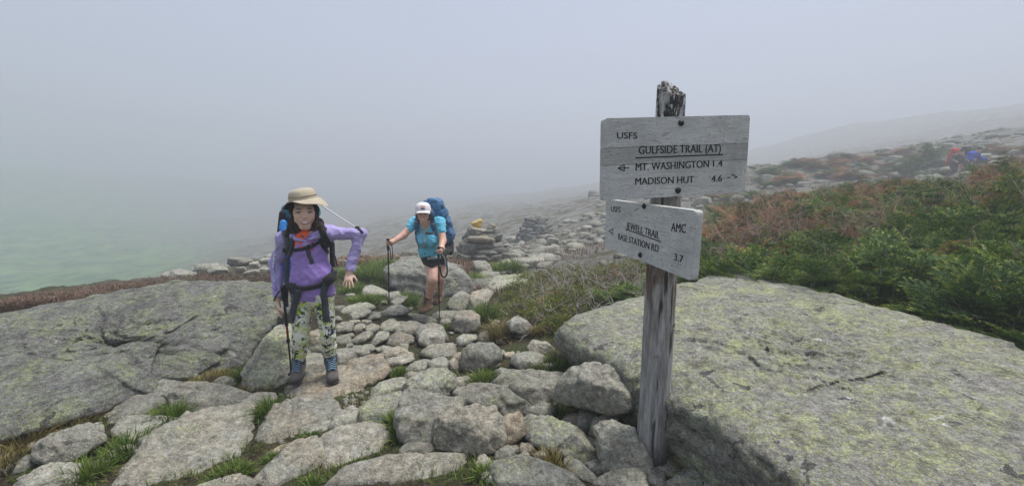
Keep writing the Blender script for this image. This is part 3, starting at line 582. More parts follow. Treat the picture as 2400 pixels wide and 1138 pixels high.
def scatter_px(n, poly, smin, smax, label, group, name="stone", tries=40, gap=.8, **kw):
    poly = np.array(poly, float); lo, hi = poly.min(0), poly.max(0); done = 0
    for _ in range(n * tries):
        px, py = random.uniform(lo[0], hi[0]), random.uniform(lo[1], hi[1]); ins = False
        for a, b in zip(poly, np.roll(poly, 1, 0)):
            if (a[1] > py) != (b[1] > py) and px < (b[0] - a[0]) * (py - a[1]) / (b[1] - a[1]) + a[0]: ins = not ins
        if not ins: continue
        p = ground(px, py); s = random.uniform(smin, smax) ** 1.0
        if covered(p[0], p[1]) or any((p[0] - q[0]) ** 2 + (p[1] - q[1]) ** 2 < (gap * (s + q[2]) / 2) ** 2 for q in _put): continue
        _put.append((p[0], p[1], s)); done += 1
        cobble(name, p[0], p[1], s, random.randrange(10), label, group, lich=kw.get('lich', random.uniform(0, .7)), tint=kw.get('tint', random.uniform(0, .8)), z=p[2])
        if done >= n: break
scatter_px(60, [(790, 640), (900, 690), (1120, 700), (1290, 800), (1300, 870), (1050, 900), (840, 900), (790, 760)], .07, .15, "small worn stone bedded in the trail among larger rocks", "small stones bedded in the trail")
#PEB
scatter_px(0, [(790, 760), (1290, 790), (1320, 900), (900, 940), (700, 960), (900, 1060), (620, 1100), (560, 920)], .025, .06, "pebble lying in the soil of the trail", "pebbles on the trail", gap=.6)
scatter_px(34, [(1000, 930), (1500, 880), (1560, 1030), (1560, 1130), (1150, 1130)], .06, .13, "small stone filling a gap between the rocks around the sign post", "small stones in the gaps round the post", gap=.7)
scatter_px(16, [(0, 1040), (250, 900), (560, 900), (560, 960), (330, 1040), (200, 1130), (0, 1130)], .04, .11, "small stone in the grass below the layered boulder", "small stones in the grass on the left")
scatter_px(110, [(1120, 690), (1190, 560), (1260, 535), (1420, 490), (1600, 480), (1500, 560), (1310, 600), (1200, 660)], .20, .75, "grey stone in the rubble of the trail leading up to the cairns", "rubble stones by the cairns", name="stone", gap=.62, tint=.25)
scatter_px(50, [(1160, 640), (1200, 570), (1300, 545), (1420, 550), (1330, 600), (1260, 640)], .14, .40, "small pale stone on the bare trail below the cairns", "pale stones on the bare trail", gap=.6, tint=.45, lich=.1)
scatter_px(26, [(370, 655), (500, 612), (640, 600), (640, 640), (480, 645)],   .16, .44, "grey rock on the crest of the slope behind the layered boulder", "rocks on the left crest", gap=.6, tint=.1, lich=.3)
scatter_px(18, [(790, 640), (800, 615), (960, 600), (1060, 590), (1110, 600), (1080, 625), (900, 660)], .14, .34, "grey rock on the grassy crest between the girl and the woman", "rocks on the middle crest", gap=.7, tint=.1)
scatter_px(30, [(1330, 520), (1500, 440), (1760, 395), (2100, 350), (2400, 310), (2400, 400), (2150, 420), (1800, 450), (1640, 490)], .35, 1.1, "grey rock on the misty hillside", "rocks on the misty hillside", gap=.7, tint=.1, lich=.5)

# pebbles too many to count
_pv, _pf, _n0 = [], [], 0; U, Fc, _, _ = ico(1); _rng = np.random.default_rng(77)
_pp = np.array([(790, 690), (1290, 790), (1330, 900), (900, 940), (700, 960), (900, 1080), (600, 1110), (560, 920)], float)
for _ in range(1500):
    a = _rng.dirichlet(np.ones(8) * .6) @ _pp; p = ground(a[0], a[1])
    if covered(p[0], p[1]): continue
    s = _rng.uniform(.004, .016) if _rng.random() < .85 else _rng.uniform(.016, .03); Q = U * (s * _rng.uniform(.6, 1.2, (len(U), 1))) * (1, 1, .7) + p
    _pv.append(Q); _pf.append(Fc + _n0); _n0 += len(U)
o = link("pebbles", mk_mesh("pebbles", np.concatenate(_pv), np.concatenate(_pf), M['rock'])); o["tint"] = .5; o["lichen"] = 0.0; o["dark"] = 0.0
tag(o, "loose pebbles and grit lying in the bare soil of the trail", None, None, "stuff")
# ------------------------------------------------------------------ vegetation
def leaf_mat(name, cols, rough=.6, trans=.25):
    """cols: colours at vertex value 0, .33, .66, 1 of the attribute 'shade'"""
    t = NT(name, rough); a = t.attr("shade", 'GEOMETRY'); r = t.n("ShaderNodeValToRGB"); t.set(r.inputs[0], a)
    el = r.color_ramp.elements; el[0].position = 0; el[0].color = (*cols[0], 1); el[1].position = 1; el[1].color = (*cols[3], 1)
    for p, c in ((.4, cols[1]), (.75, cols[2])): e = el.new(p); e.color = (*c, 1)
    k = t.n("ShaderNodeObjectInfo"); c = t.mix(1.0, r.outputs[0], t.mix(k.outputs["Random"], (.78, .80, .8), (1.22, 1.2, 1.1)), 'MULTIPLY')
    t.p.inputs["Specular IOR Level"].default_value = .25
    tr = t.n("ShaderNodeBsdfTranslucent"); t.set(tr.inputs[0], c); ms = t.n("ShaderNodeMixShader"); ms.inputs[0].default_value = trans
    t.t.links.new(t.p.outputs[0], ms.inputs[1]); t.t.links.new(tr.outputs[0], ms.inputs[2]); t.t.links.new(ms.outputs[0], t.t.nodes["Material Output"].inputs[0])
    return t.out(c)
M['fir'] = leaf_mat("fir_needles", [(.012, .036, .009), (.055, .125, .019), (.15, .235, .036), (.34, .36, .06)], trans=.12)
M['rust'] = leaf_mat("dead_rusty_needles", [(.12, .058, .028), (.32, .145, .062), (.48, .245, .11), (.48, .35, .20)])
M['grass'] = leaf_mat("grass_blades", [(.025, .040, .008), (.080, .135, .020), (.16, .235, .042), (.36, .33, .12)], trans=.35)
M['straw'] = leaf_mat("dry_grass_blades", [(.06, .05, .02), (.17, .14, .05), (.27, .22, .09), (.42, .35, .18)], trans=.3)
M['berry'] = leaf_mat("bush_leaves", [(.03, .055, .010), (.12, .18, .028), (.25, .30, .055), (.42, .20, .06)], trans=.3)
M['heath'] = leaf_mat("heath_sprigs", [(.07, .042, .030), (.19, .115, .080), (.30, .20, .14), (.20, .20, .09)], trans=.2)
t = NT("dead_twig_bark", .9); k = t.n("ShaderNodeObjectInfo"); n = t.ramp(t.noise(9, 3, .6), .35, .65)
M['twig'] = t.out(t.mix(n, (.17, .14, .125), (.50, .455, .42)))
t = NT("pinkish_twig_bark", .9); n = t.ramp(t.noise(7, 3, .6), .35, .65)
M['pinktwig'] = t.out(t.mix(n, (.20, .125, .095), (.46, .34, .27)))
class Soup:
    """triangles with one 'shade' value per vertex"""
    def __init__(s): s.v, s.f, s.a, s.n = [], [], [], 0
    def add(s, V, Fc, a):
        s.v.append(V); s.f.append(Fc + s.n); s.a.append(np.broadcast_to(a, len(V))); s.n += len(V)
    def data(s): return np.concatenate(s.v), np.concatenate(s.f), np.concatenate(s.a)
    def mesh(s, name, mat):
        V, Fc, A = s.data(); me = mk_mesh(name, V, Fc, mat, smooth=False); at_ = me.attributes.new("shade", 'FLOAT', 'POINT'); at_.data.foreach_set("value", A.astype(np.float32)); return me
def rot_to(x, z):
    """matrix whose columns are the local x (along), y, z (up) axes"""
    x = x / np.linalg.norm(x); y = np.cross(z, x); ny = np.linalg.norm(y); y = y / ny if ny > 1e-6 else np.array([0, 1., 0]); return np.stack([x, y, np.cross(x, y)], 1)
def fir_spray(rng, L=.24, bare=False):
    s = Soup()
    def twig(p0, d, ln, w0, tip):
        k = max(3, int(ln / .0043)); t = (np.arange(k) + rng.random(k)) / k; bend = np.array([0, 0, -.12 * ln]); P = p0 + d * ln * t[:, None] + bend * (t ** 2)[:, None]
        sd = np.cross(d, [0, 0, 1.]); sd /= np.linalg.norm(sd) + 1e-9; sg = np.where(np.arange(k) % 2, 1, -1)
        up = rng.uniform(-.1, .75, k); nd = d * .55 + sd * sg[:, None] * rng.uniform(.6, 1.0, k)[:, None] + np.array([0, 0, 1.]) * up[:, None]; nd /= np.linalg.norm(nd, axis=1)[:, None]
        ln_ = .020 * rng.uniform(.75, 1.15, k) * (1 - .35 * t); wv = d * .0032
        V = np.stack([P - wv, P + wv, P + nd * ln_[:, None]], 1).reshape(-1, 3); sh = np.clip(.12 + .5 * t + .14 * up + rng.normal(0, .08, k), 0, 1)  # inner shade put into the colour: needles darken towards the twig base
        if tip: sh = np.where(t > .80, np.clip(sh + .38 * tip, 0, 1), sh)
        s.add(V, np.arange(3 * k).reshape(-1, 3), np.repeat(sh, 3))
        return P
    ax = np.array([1., 0, 0]); twig(np.zeros(3), ax, L, .003, rng.random() < .6)
    for i in range(9):
        f = .12 + .8 * i / 9; a = math.radians(rng.uniform(42, 60)) * (1 if i % 2 else -1); d = np.array([math.cos(a), math.sin(a), rng.uniform(-.05, .18)]); d /= np.linalg.norm(d)
        ln = L * (.62 - .5 * f) + .025; p = ax * L * f + np.array([0, 0, -.12 * L * f * f]); twig(p, d, ln, .002, rng.random() < .7)
        if ln > .08:
            for q in (.5,): b = a + math.radians(40) * (1 if i % 2 else -1); d2 = np.array([math.cos(b), math.sin(b), .05]); twig(p + d * ln * q, d2 / np.linalg.norm(d2), ln * .45, .002, rng.random() < .5)
    return s.data()
def tube3(P, r0, r1, n=3):
    P = np.asarray(P); k = len(P); R = np.linspace(r0, r1, k); T = np.gradient(P, axis=0); T /= np.linalg.norm(T, axis=1)[:, None] + 1e-9
    A = np.cross(T, [.3, .5, .8]); A /= np.linalg.norm(A, axis=1)[:, None] + 1e-9; B = np.cross(T, A); a = np.linspace(0, 2 * np.pi, n, endpoint=False)
    V = (P[:, None] + R[:, None, None] * (np.cos(a)[None, :, None] * A[:, None] + np.sin(a)[None, :, None] * B[:, None])).reshape(-1, 3)
    i = np.arange(k - 1)[:, None] * n + np.arange(n)[None]; j = np.arange(k - 1)[:, None] * n + (np.arange(n)[None] + 1) % n
    return V, np.concatenate([np.stack([i, j, j + n], 2).reshape(-1, 3), np.stack([i, j + n, i + n], 2).reshape(-1, 3)])
def branch_path(rng, p, d, ln, k=6, wob=.25, lift=0.0):
    P = [p]; d = d / np.linalg.norm(d)
    for _ in range(k - 1): d = d + rng.normal(0, wob, 3) * .5 + np.array([0, 0, lift]); d /= np.linalg.norm(d); P.append(P[-1] + d * ln / (k - 1))
    return np.array(P), d
def twig_tangle(rng, s, p, d, ln, r, depth, lift=.04):
    P, e = branch_path(rng, p, d, ln, 6, .32, lift); s.add(*tube3(P, r, r * .45), 0.5)
    if depth > 0:
        for _ in range(rng.integers(3, 6)):
            i = rng.integers(1, 6); a = P[min(i, 5)] - P[i - 1]; a /= np.linalg.norm(a); q = a * .7 + rng.normal(0, .55, 3) + np.array([0, 0, .15]); twig_tangle(rng, s, P[min(i, 5)], q, ln * rng.uniform(.35, .65), r * .55, depth - 1, lift)
_rngv = np.random.default_rng(21)
SPRAYS = [fir_spray(_rngv) for _ in range(6)]
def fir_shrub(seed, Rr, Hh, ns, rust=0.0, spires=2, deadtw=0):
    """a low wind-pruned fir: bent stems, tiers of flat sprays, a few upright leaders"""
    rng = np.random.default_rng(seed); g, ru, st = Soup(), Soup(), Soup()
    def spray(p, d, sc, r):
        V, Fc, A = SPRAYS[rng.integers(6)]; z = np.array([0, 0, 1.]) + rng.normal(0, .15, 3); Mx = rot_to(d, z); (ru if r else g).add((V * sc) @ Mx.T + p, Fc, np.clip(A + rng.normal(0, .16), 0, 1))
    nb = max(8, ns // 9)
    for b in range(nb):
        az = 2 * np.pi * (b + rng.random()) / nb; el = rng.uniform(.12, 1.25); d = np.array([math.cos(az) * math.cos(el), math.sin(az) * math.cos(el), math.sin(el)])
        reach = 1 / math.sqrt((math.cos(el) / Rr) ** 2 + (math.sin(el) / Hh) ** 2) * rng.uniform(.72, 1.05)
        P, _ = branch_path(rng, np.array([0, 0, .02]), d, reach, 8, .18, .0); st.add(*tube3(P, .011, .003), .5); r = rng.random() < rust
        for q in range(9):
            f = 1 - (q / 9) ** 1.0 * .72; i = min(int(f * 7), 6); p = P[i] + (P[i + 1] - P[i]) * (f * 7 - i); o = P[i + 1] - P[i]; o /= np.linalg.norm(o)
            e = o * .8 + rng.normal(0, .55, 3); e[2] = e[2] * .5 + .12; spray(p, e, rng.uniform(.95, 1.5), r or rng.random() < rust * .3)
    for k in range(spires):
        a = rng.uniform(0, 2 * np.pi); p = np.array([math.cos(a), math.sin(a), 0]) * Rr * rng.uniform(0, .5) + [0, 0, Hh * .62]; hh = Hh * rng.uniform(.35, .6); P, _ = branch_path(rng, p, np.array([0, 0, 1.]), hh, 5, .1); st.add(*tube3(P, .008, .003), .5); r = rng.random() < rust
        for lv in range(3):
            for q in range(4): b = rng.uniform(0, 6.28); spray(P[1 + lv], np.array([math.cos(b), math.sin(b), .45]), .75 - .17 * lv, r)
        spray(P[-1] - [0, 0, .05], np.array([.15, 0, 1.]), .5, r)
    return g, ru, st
def shrub_things(kind, g, ru, st, twigs=None):
    root = link(kind, None); 
    if g.n: link("foliage", g.mesh("foliage", M['fir']), root)
    if ru is not None and ru.n: link("dead_foliage", ru.mesh("dead_foliage", M['rust']), root)
    if st is not None and st.n: link("stem", mk_mesh("stem", *st.data()[:2], M['twig']), root)
    if twigs is not None: link("dead_branch", mk_mesh("dead_branch", *twigs.data()[:2], M['pinktwig']), root)
    return root
def dead_tangle(seed, n, ln, el0, el1, spread, depth=2, r=.006):
    rng = np.random.default_rng(seed); s = Soup()
    for _ in range(n):
        az, el = rng.uniform(0, 6.28), rng.uniform(el0, el1); d = np.array([math.cos(az) * math.cos(el), math.sin(az) * math.cos(el), math.sin(el)])
        twig_tangle(rng, s, np.array([rng.normal(0, spread), rng.normal(0, spread), 0.0]), d, ln * rng.uniform(.6, 1.2), r, depth)
    return s
PROTO = []
_specs = [(31, .46, .52, 110, .0, 2, 0), (32, .50, .44, 110, .03, 1, 0), (33, .42, .58, 105, .10, 3, 5), (34, .46, .46, 100, .0, 1, 4), (35, .44, .50, 120, .5, 3, 12), (36, .40, .55, 90, .85, 4, 16)]
for sp in _specs:
    g, ru, st = fir_shrub(*sp); tw = dead_tangle(sp[0] + 50, sp[6], .55, .5, 1.4, .14, 1, .006) if sp[6] else None
    PROTO.append(shrub_things("fir_shrub", g, ru, st, tw))
for sd, n, ln, e0, e1, sp in ((61, 9, .6, .5, 1.45, .16), (62, 12, .5, .2, 1.2, .2), (63, 8, .75, .7, 1.5, .12)):
    root = link("dead_shrub", None); link("branches", mk_mesh("branches", *dead_tangle(sd, n, ln, e0, e1, sp).data()[:2], M['twig'] if sd == 62 else M['pinktwig']), root); PROTO.append(root)
_used = set()
def skyline(px): return np.interp(px, [1500, 1640, 1800, 2000, 2150, 2300, 2335, 2400, 2600], [505, 462, 428, 414, 416, 424, 380, 365, 340])
def fits(x, y, sc, squash):
    """keeps the thicket below the skyline it has in the photograph"""
    z = g1(x, y)
    for q in (1, .85, .72, .6):
        d = np.array([x, y, z + .6 * sc * q * squash]) - EYE; zc = d @ np.array([0, CP, -SP]); py = 569 - F * (d @ np.array([0, SP, CP])) / zc
        if py > skyline(1200 + F * x / zc): return sc * q
    return 0
def plant(k, x, y, sc, label, group, z=None, cat=None, squash=1.0, tilt=0.0):
    if k in _used: o = copy_tree(PROTO[k])
    else: o = PROTO[k]; _used.add(k)
    o.location = (x, y, (g1(x, y) if z is None else z) - .04); o.scale = (sc, sc, sc * squash); o.rotation_euler = (random.uniform(-tilt, tilt), random.uniform(-tilt, tilt), random.uniform(0, 6.28))
    tag(o, label, cat or ("dead shrub" if o.name.startswith("dead") else "shrub"), group); return o
# the krummholz on the right: dense green next to the boulder, rust and bare twigs farther up
_pos = []
def inside_boulder(x, y): return covered(x, y)
random.seed(12)
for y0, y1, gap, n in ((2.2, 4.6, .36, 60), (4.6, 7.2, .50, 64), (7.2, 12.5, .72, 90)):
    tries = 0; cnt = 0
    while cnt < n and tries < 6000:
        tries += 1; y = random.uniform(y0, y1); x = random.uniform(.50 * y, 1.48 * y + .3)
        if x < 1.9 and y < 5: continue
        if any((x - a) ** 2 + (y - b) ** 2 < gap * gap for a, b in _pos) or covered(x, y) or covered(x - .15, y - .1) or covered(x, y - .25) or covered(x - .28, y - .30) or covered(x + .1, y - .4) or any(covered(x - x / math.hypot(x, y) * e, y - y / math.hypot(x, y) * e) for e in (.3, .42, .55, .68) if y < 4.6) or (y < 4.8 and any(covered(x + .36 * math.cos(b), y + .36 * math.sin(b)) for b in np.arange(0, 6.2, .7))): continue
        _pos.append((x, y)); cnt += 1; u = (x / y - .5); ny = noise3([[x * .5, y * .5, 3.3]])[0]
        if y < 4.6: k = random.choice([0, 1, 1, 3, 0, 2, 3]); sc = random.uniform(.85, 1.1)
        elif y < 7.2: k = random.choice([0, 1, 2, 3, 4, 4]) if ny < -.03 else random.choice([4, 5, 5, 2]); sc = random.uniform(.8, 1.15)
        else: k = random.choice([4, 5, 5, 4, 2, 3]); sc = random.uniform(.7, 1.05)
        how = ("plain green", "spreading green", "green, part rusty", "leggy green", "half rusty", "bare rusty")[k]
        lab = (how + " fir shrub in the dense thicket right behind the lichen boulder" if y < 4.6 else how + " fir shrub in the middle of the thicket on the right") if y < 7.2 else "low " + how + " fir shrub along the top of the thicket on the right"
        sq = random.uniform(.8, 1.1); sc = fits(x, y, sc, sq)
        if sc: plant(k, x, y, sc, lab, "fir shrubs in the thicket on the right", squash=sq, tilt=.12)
for i, (px, py, s) in enumerate([(1700, 560, .8), (1760, 530, 1.0), (1850, 520, .9), (1930, 540, .8), (2010, 570, .8), (2090, 500, .9), (2190, 520, .9), (2280, 540, 1.0), (2370, 600, 1.0), (2330, 690, .8), (2390, 700, .9), (1990, 480, .9), (2120, 460, .8), (2250, 470, 1.0), (2340, 480, 1.1), (1900, 470, .8), (1820, 470, .8), (1730, 480, .9), (2390, 520, 1.1), (2310, 440, .9)]):
    zc = 3.4 if py > 600 else 4.2 if py > 540 else 5.2; q = at(px, py + 60, zc)
    plant(6 + i % 3, q[0], q[1], s, "bare grey-pink twigs of a dead fir standing up out of the thicket", "dead firs in the thicket", z=max(g1(q[0], q[1]), q[2] - .3) + .06)
# tall young firs at the right edge
for px, py, zc, sc, lab in ((2362, 440, 4.6, .85, "young fir with a reddish top standing above the thicket near the hikers"), (2500, 440, 4.3, 1.05, "tall dense green fir cut by the right edge of the picture"), (2330, 420, 7.0, .8, "small green fir spire behind the young fir with a reddish top")):
    q = at(px, py, zc); plant(2, q[0], q[1], sc, lab, None, z=g1(q[0], q[1]) + .15, cat="fir tree", squash=1.25)
# centre bank: bare tangle, low leafy bush
for i, (px, py, zc, k, s) in enumerate([(1330, 655, 4.6, 7, 1.0), (1400, 650, 4.8, 7, 1.2), (1460, 650, 4.6, 7, 1.2), (1500, 660, 4.4, 7, 1.0), (1370, 620, 5.6, 7, 1.3), (1440, 615, 5.6, 6, 1.1), (1300, 635, 5.2, 7, .9), (1350, 610, 6.4, 7, 1.3), (1420, 600, 6.4, 7, 1.3), (1480, 600, 6.0, 7, 1.3), (1310, 612, 6.2, 8, .8), (1540, 600, 5.4, 7, .9), (1590, 600, 5.0, 6, .8), (1640, 590, 4.6, 7, .9), (1680, 560, 4.8, 6, .9)]):
    q = ground(px, py + 45); q = at(px, py, zc); plant(k, q[0], q[1], s, "grey leafless shrub tangle between the trail and the sign post", "leafless shrubs beside the trail", squash=.75)
for px, zc, k, s in ((1420, 4.7, 1, .55), (1480, 4.5, 0, .6), (1350, 5.0, 4, .5), (1560, 4.9, 1, .7), (1620, 4.5, 3, .75), (1660, 4.3, 0, .7)):
    q = at(px, 640, zc); plant(k, q[0], q[1], s, "small green fir shrub under the leafless tangle behind the sign post", "small firs behind the sign post", squash=.75)
# far shrubs on the misty slope
random.seed(5)
for i in range(60):
    px = random.uniform(1560, 2400); py = random.uniform(385, 440) - (px - 1760) * .06 + (30 if px < 1760 else 0); q = ground(px, py)
    if q[1] > 45 or q[1] < 9: continue
    plant(random.choice([1, 3, 4, 5]), q[0], q[1], random.uniform(1.0, 1.9), "low dark shrub on the misty hillside", "shrubs on the misty hillside", squash=.5)
q = ground(2165, 392); plant(0, q[0], q[1], 1.9, "dark layered fir standing alone on the misty hillside left of the hikers", None, cat="fir tree", squash=1.1)

def blades(rng, s, x, y, z, n, spread, h, w, lean=.5, sh=(.2, .9), dirx=None):
    """n curved grass blades (two triangles each) round a point"""
    a = rng.uniform(0, 2 * np.pi, n); rr = spread * np.sqrt(rng.random(n)); bx, by = x + rr * np.cos(a), y + rr * np.sin(a); L = h * rng.uniform(.55, 1.15, n)
    az = a + rng.normal(0, .7, n); ln = lean * rng.uniform(.2, 1.3, n) * (.35 + rr / max(spread, 1e-6)); d = np.stack([np.cos(az) * ln, np.sin(az) * ln, np.ones(n)], 1); d /= np.linalg.norm(d, axis=1)[:, None]
    B = np.stack([bx, by, np.broadcast_to(z, n)], 1); sd = np.stack([-np.sin(az), np.cos(az), 0 * az], 1) * w * rng.uniform(.6, 1.2, n)[:, None]
    Mid = B + d * (L * .55)[:, None]; Tip = B + d * L[:, None] + np.stack([np.cos(az) * ln, np.sin(az) * ln, -ln * .6], 1) * (L * .35)[:, None]
    V = np.stack([B - sd, B + sd, Mid + sd * .75, Mid - sd * .75, Tip], 1).reshape(-1, 3); i = np.arange(n)[:, None] * 5
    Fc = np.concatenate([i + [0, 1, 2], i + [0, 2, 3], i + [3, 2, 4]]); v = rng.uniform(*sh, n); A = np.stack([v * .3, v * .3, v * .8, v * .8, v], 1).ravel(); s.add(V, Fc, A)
_rg = np.random.default_rng(88)
TUFTS = [(5, 190, 705, 170, 120, 'grass', "bright green grass tuft in the corner above the largest sloping slab"), (5, 955, 775, 70, 130, 'grass', "upright green grass tuft beside the large smooth central block"), (5, 965, 470, 120, 60, 'grass', "short grass tuft right of the worn brown rocks"),
    (5, 1490, 515, 170, 90, 'grass', "green grass tuft in front of the brown mud"), (5, 240, 975, 160, 70, 'grass', "flattened grass tuft beneath the thin orange-brown stone"), (5, 30, 1060, 110, 70, 'grass', "grass tuft against the right edge of the largest sloping slab"),
    (5, 430, 845, 130, 45, 'grass', "thin grass tuft between the flat pinkish slab and the smooth brown-grey rock"), (5, 440, 1130, 120, 60, 'grass', "grass tuft in the crack below the tapering brownish rock"), (5, 1495, 1090, 60, 120, 'grass', "mossy green tuft at the right end of the very wide slab"),
    (5, 980, 850, 90, 80, 'grass', "dark green tuft at the foot of the large smooth central block"), (5, 620, 700, 90, 60, 'straw', "pale grass wisps at the shoulder of the big smooth brown-grey rock"), (5, 720, 990, 130, 30, 'grass', "sparse grass along the front edge of the flat pinkish slab"),
    (6, 560, 528, 230, 90, 'grass', "green grass tuft against the shadowed corner of the lichen boulder"), (6, 555, 1058, 150, 120, 'straw', "yellow-green grass tuft in front of the long green-speckled rock"), (6, 1395, 1085, 200, 180, 'grass', "long dark green grass at the foot of the lichen boulder"),
    (6, 1310, 1075, 90, 90, 'straw', "dry yellow grass next to the long dark green grass"), (6, 200, 262, 120, 120, 'grass', "round bright green grass clump on the edge of the bush bank"), (6, 300, 350, 180, 110, 'straw', "drooping dry grass on the bush bank"), (6, 480, 325, 70, 60, 'straw', "small dry grass tuft by the root"),
    (6, 600, 770, 80, 90, 'grass', "thin green grass in the gap under the propped rounded rock"), (4, 800, 835, 120, 100, 'grass', "green grass between the hump-backed slab and the low flat rock"), (4, 690, 850, 70, 50, 'grass', "little grass tuft beside the dark sloping slab"), (4, 1060, 1090, 190, 55, 'grass', "grass growing in the middle of the largest sloping slab"),
    (4, 350, 850, 230, 70, 'straw', "brown dry grass under the overhang of the layered boulder"), (4, 590, 975, 190, 90, 'grass', "yellow-green grass between the block-shaped rock and the largest sloping slab"), (4, 120, 960, 150, 120, 'straw', "dry brown grass in the hollow at the left edge"), (4, 400, 1100, 150, 110, 'grass', "yellow-green grass beside the pale rock in the bottom left corner"), (4, 20, 1060, 110, 110, 'straw', "dry grass in the bottom left corner"), (4, 130, 925, 120, 60, 'grass', "green grass under the left end of the layered boulder"),
    (4, 1130, 640, 90, 70, 'grass', "grass at the foot of the wedge-shaped boulder"), (4, 960, 650, 200, 35, 'straw', "rusty grass along the foot of the layered boulder"), (4, 1180, 700, 160, 40, 'straw', "rusty grass in front of the wedge-shaped boulder"),
    (2, 765, 735, 130, 110, 'grass', "thick round green grass clump right of the cracked boulder"), (2, 960, 660, 140, 110, 'grass', "dark green grass mound below the near cairn"), (2, 1050, 650, 120, 120, 'grass', "tall green grass mound right of the near cairn"), (2, 290, 885, 130, 110, 'grass', "grass tuft left of the woman's boots"), (2, 60, 700, 190, 110, 'grass', "grassy bank left of the woman's pole"), (2, 190, 730, 130, 110, 'grass', "grass at the left foot of the cracked boulder"),
    (2, 30, 650, 130, 70, 'grass', "grass on the crest behind the woman's left-hand pole"), (2, 80, 830, 90, 50, 'grass', "grass between flat outcrops left of the woman's pole"), (2, 560, 1060, 70, 60, 'grass', "small grass tuft below the rusty-faced rock"), (2, 640, 510, 90, 40, 'grass', "green grass on the crest right of the woman"),
    (0, 830, 690, 60, 26, 'grass', "grass tuft below the girl's spread fingers"), (0, 850, 712, 90, 24, 'grass', "grass tuft on the outcrop beside the girl's hip"), (0, 845, 650, 90, 36, 'grass', "patch of green grass behind the girl's left hand"), (0, 905, 640, 80, 40, 'grass', "grass between the girl's left hand and the woman's pole")]
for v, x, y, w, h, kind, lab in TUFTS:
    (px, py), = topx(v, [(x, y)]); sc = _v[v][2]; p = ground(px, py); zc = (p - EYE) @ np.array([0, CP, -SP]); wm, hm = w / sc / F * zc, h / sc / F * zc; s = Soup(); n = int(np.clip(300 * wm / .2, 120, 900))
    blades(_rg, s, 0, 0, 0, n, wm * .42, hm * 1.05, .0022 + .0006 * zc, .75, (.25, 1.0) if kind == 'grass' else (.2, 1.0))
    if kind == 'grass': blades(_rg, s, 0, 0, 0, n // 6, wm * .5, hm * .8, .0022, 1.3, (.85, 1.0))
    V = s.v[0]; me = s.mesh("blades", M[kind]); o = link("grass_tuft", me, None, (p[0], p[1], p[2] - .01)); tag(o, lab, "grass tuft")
# ground cover nobody could count
def cover(name, n, poly, mat, h, w, label, lean=.7, sh=(.15, 1.0), thr=-9, fs=2.0, per=5, spread=.05):
    s = Soup(); poly = np.array(poly, float); lo, hi = poly.min(0), poly.max(0); r = np.random.default_rng(len(label)); c = 0
    while c < n:
        px, py = r.uniform(lo[0], hi[0]), r.uniform(lo[1], hi[1]); c += 1; ins = False
        for a, b in zip(poly, np.roll(poly, 1, 0)):
            if (a[1] > py) != (b[1] > py) and px < (b[0] - a[0]) * (py - a[1]) / (b[1] - a[1]) + a[0]: ins = not ins
        if not ins: continue
        p = ground(px, py)
        if covered(p[0], p[1]) or noise3([[p[0] * fs, p[1] * fs, 7.7]])[0] < thr: continue
        k = 1 + p[1] / 14
        blades(r, s, p[0], p[1], p[2] - .005, per, spread * k, h, w * k, lean, sh)
    tag(link(name, s.mesh(name, M[mat])), label, None, None, "stuff")
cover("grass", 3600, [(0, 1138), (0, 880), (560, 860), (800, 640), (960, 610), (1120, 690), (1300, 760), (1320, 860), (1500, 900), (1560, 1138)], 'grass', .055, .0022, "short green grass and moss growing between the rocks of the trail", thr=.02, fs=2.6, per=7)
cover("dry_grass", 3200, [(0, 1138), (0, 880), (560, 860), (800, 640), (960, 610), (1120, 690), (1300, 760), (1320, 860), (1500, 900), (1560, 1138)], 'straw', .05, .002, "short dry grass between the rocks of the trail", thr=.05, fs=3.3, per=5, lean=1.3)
cover("crest_grass", 700, [(790, 625), (960, 608), (975, 660), (960, 730), (800, 690)], 'grass', .10, .004, "green grass covering the bank left of the woman", per=9, spread=.1)
cover("heath", 3800, [(-60, 732), (-60, 715), (220, 672), (420, 645), (640, 633), (640, 662), (420, 668), (220, 706)], 'heath', .06, .0035, "reddish brown heath along the crest behind the layered boulder", per=9, spread=.10, lean=.9)
cover("heath", 900, [(790, 628), (800, 600), (960, 592), (980, 606), (900, 618)], 'heath', .13, .007, "reddish brown heath on the crest between the girl and the woman", per=8, spread=.1)
cover("heath", 1100, [(1050, 640), (1060, 585), (1110, 590), (1150, 620), (1180, 690), (1120, 690)], 'heath', .16, .007, "red-tipped heath below the near cairn", per=8, spread=.1)
cover("heath", 4200, [(1150, 560), (1500, 480), (1800, 400), (2400, 345), (2400, 410), (1900, 470), (1500, 560), (1330, 610)], 'heath', .16, .006, "brownish heath scattered over the slope above the trail", thr=.05, fs=.35, per=8, spread=.16)
# rubble of the open slope, far more stones than one could count
_rv, _rf, _nn = [], [], 0; U2, F2, _, _ = ico(2); _r2 = np.random.default_rng(91)
for _ in range(2600):
    yy = 7.5 + 36 * _r2.random() ** 1.5; xx = _r2.uniform(-.30, 1.35) * yy
    if noise3([[xx * .28, yy * .28, 1.1]])[0] < -.12 + .25 * (xx > .5 * yy and yy < 13): continue
    if yy > 17 and xx < .17 * yy + .8: continue
    s = _r2.uniform(.05, .13) * (1 + yy / 22) * (1.8 if _r2.random() < .12 else 1); q = U2 @ np.linalg.qr(_r2.normal(size=(3, 3)))[0] * _r2.uniform(.6, 1.2, 3) * s; q[:, 2] *= .6; q += q / np.linalg.norm(q, axis=1)[:, None] * (noise3(U2 * 1.4 + _ * .37) * .35 * s)[:, None]
    _rv.append(q + [xx, yy, s * .15]); _rf.append(F2 + _nn); _nn += len(U2)
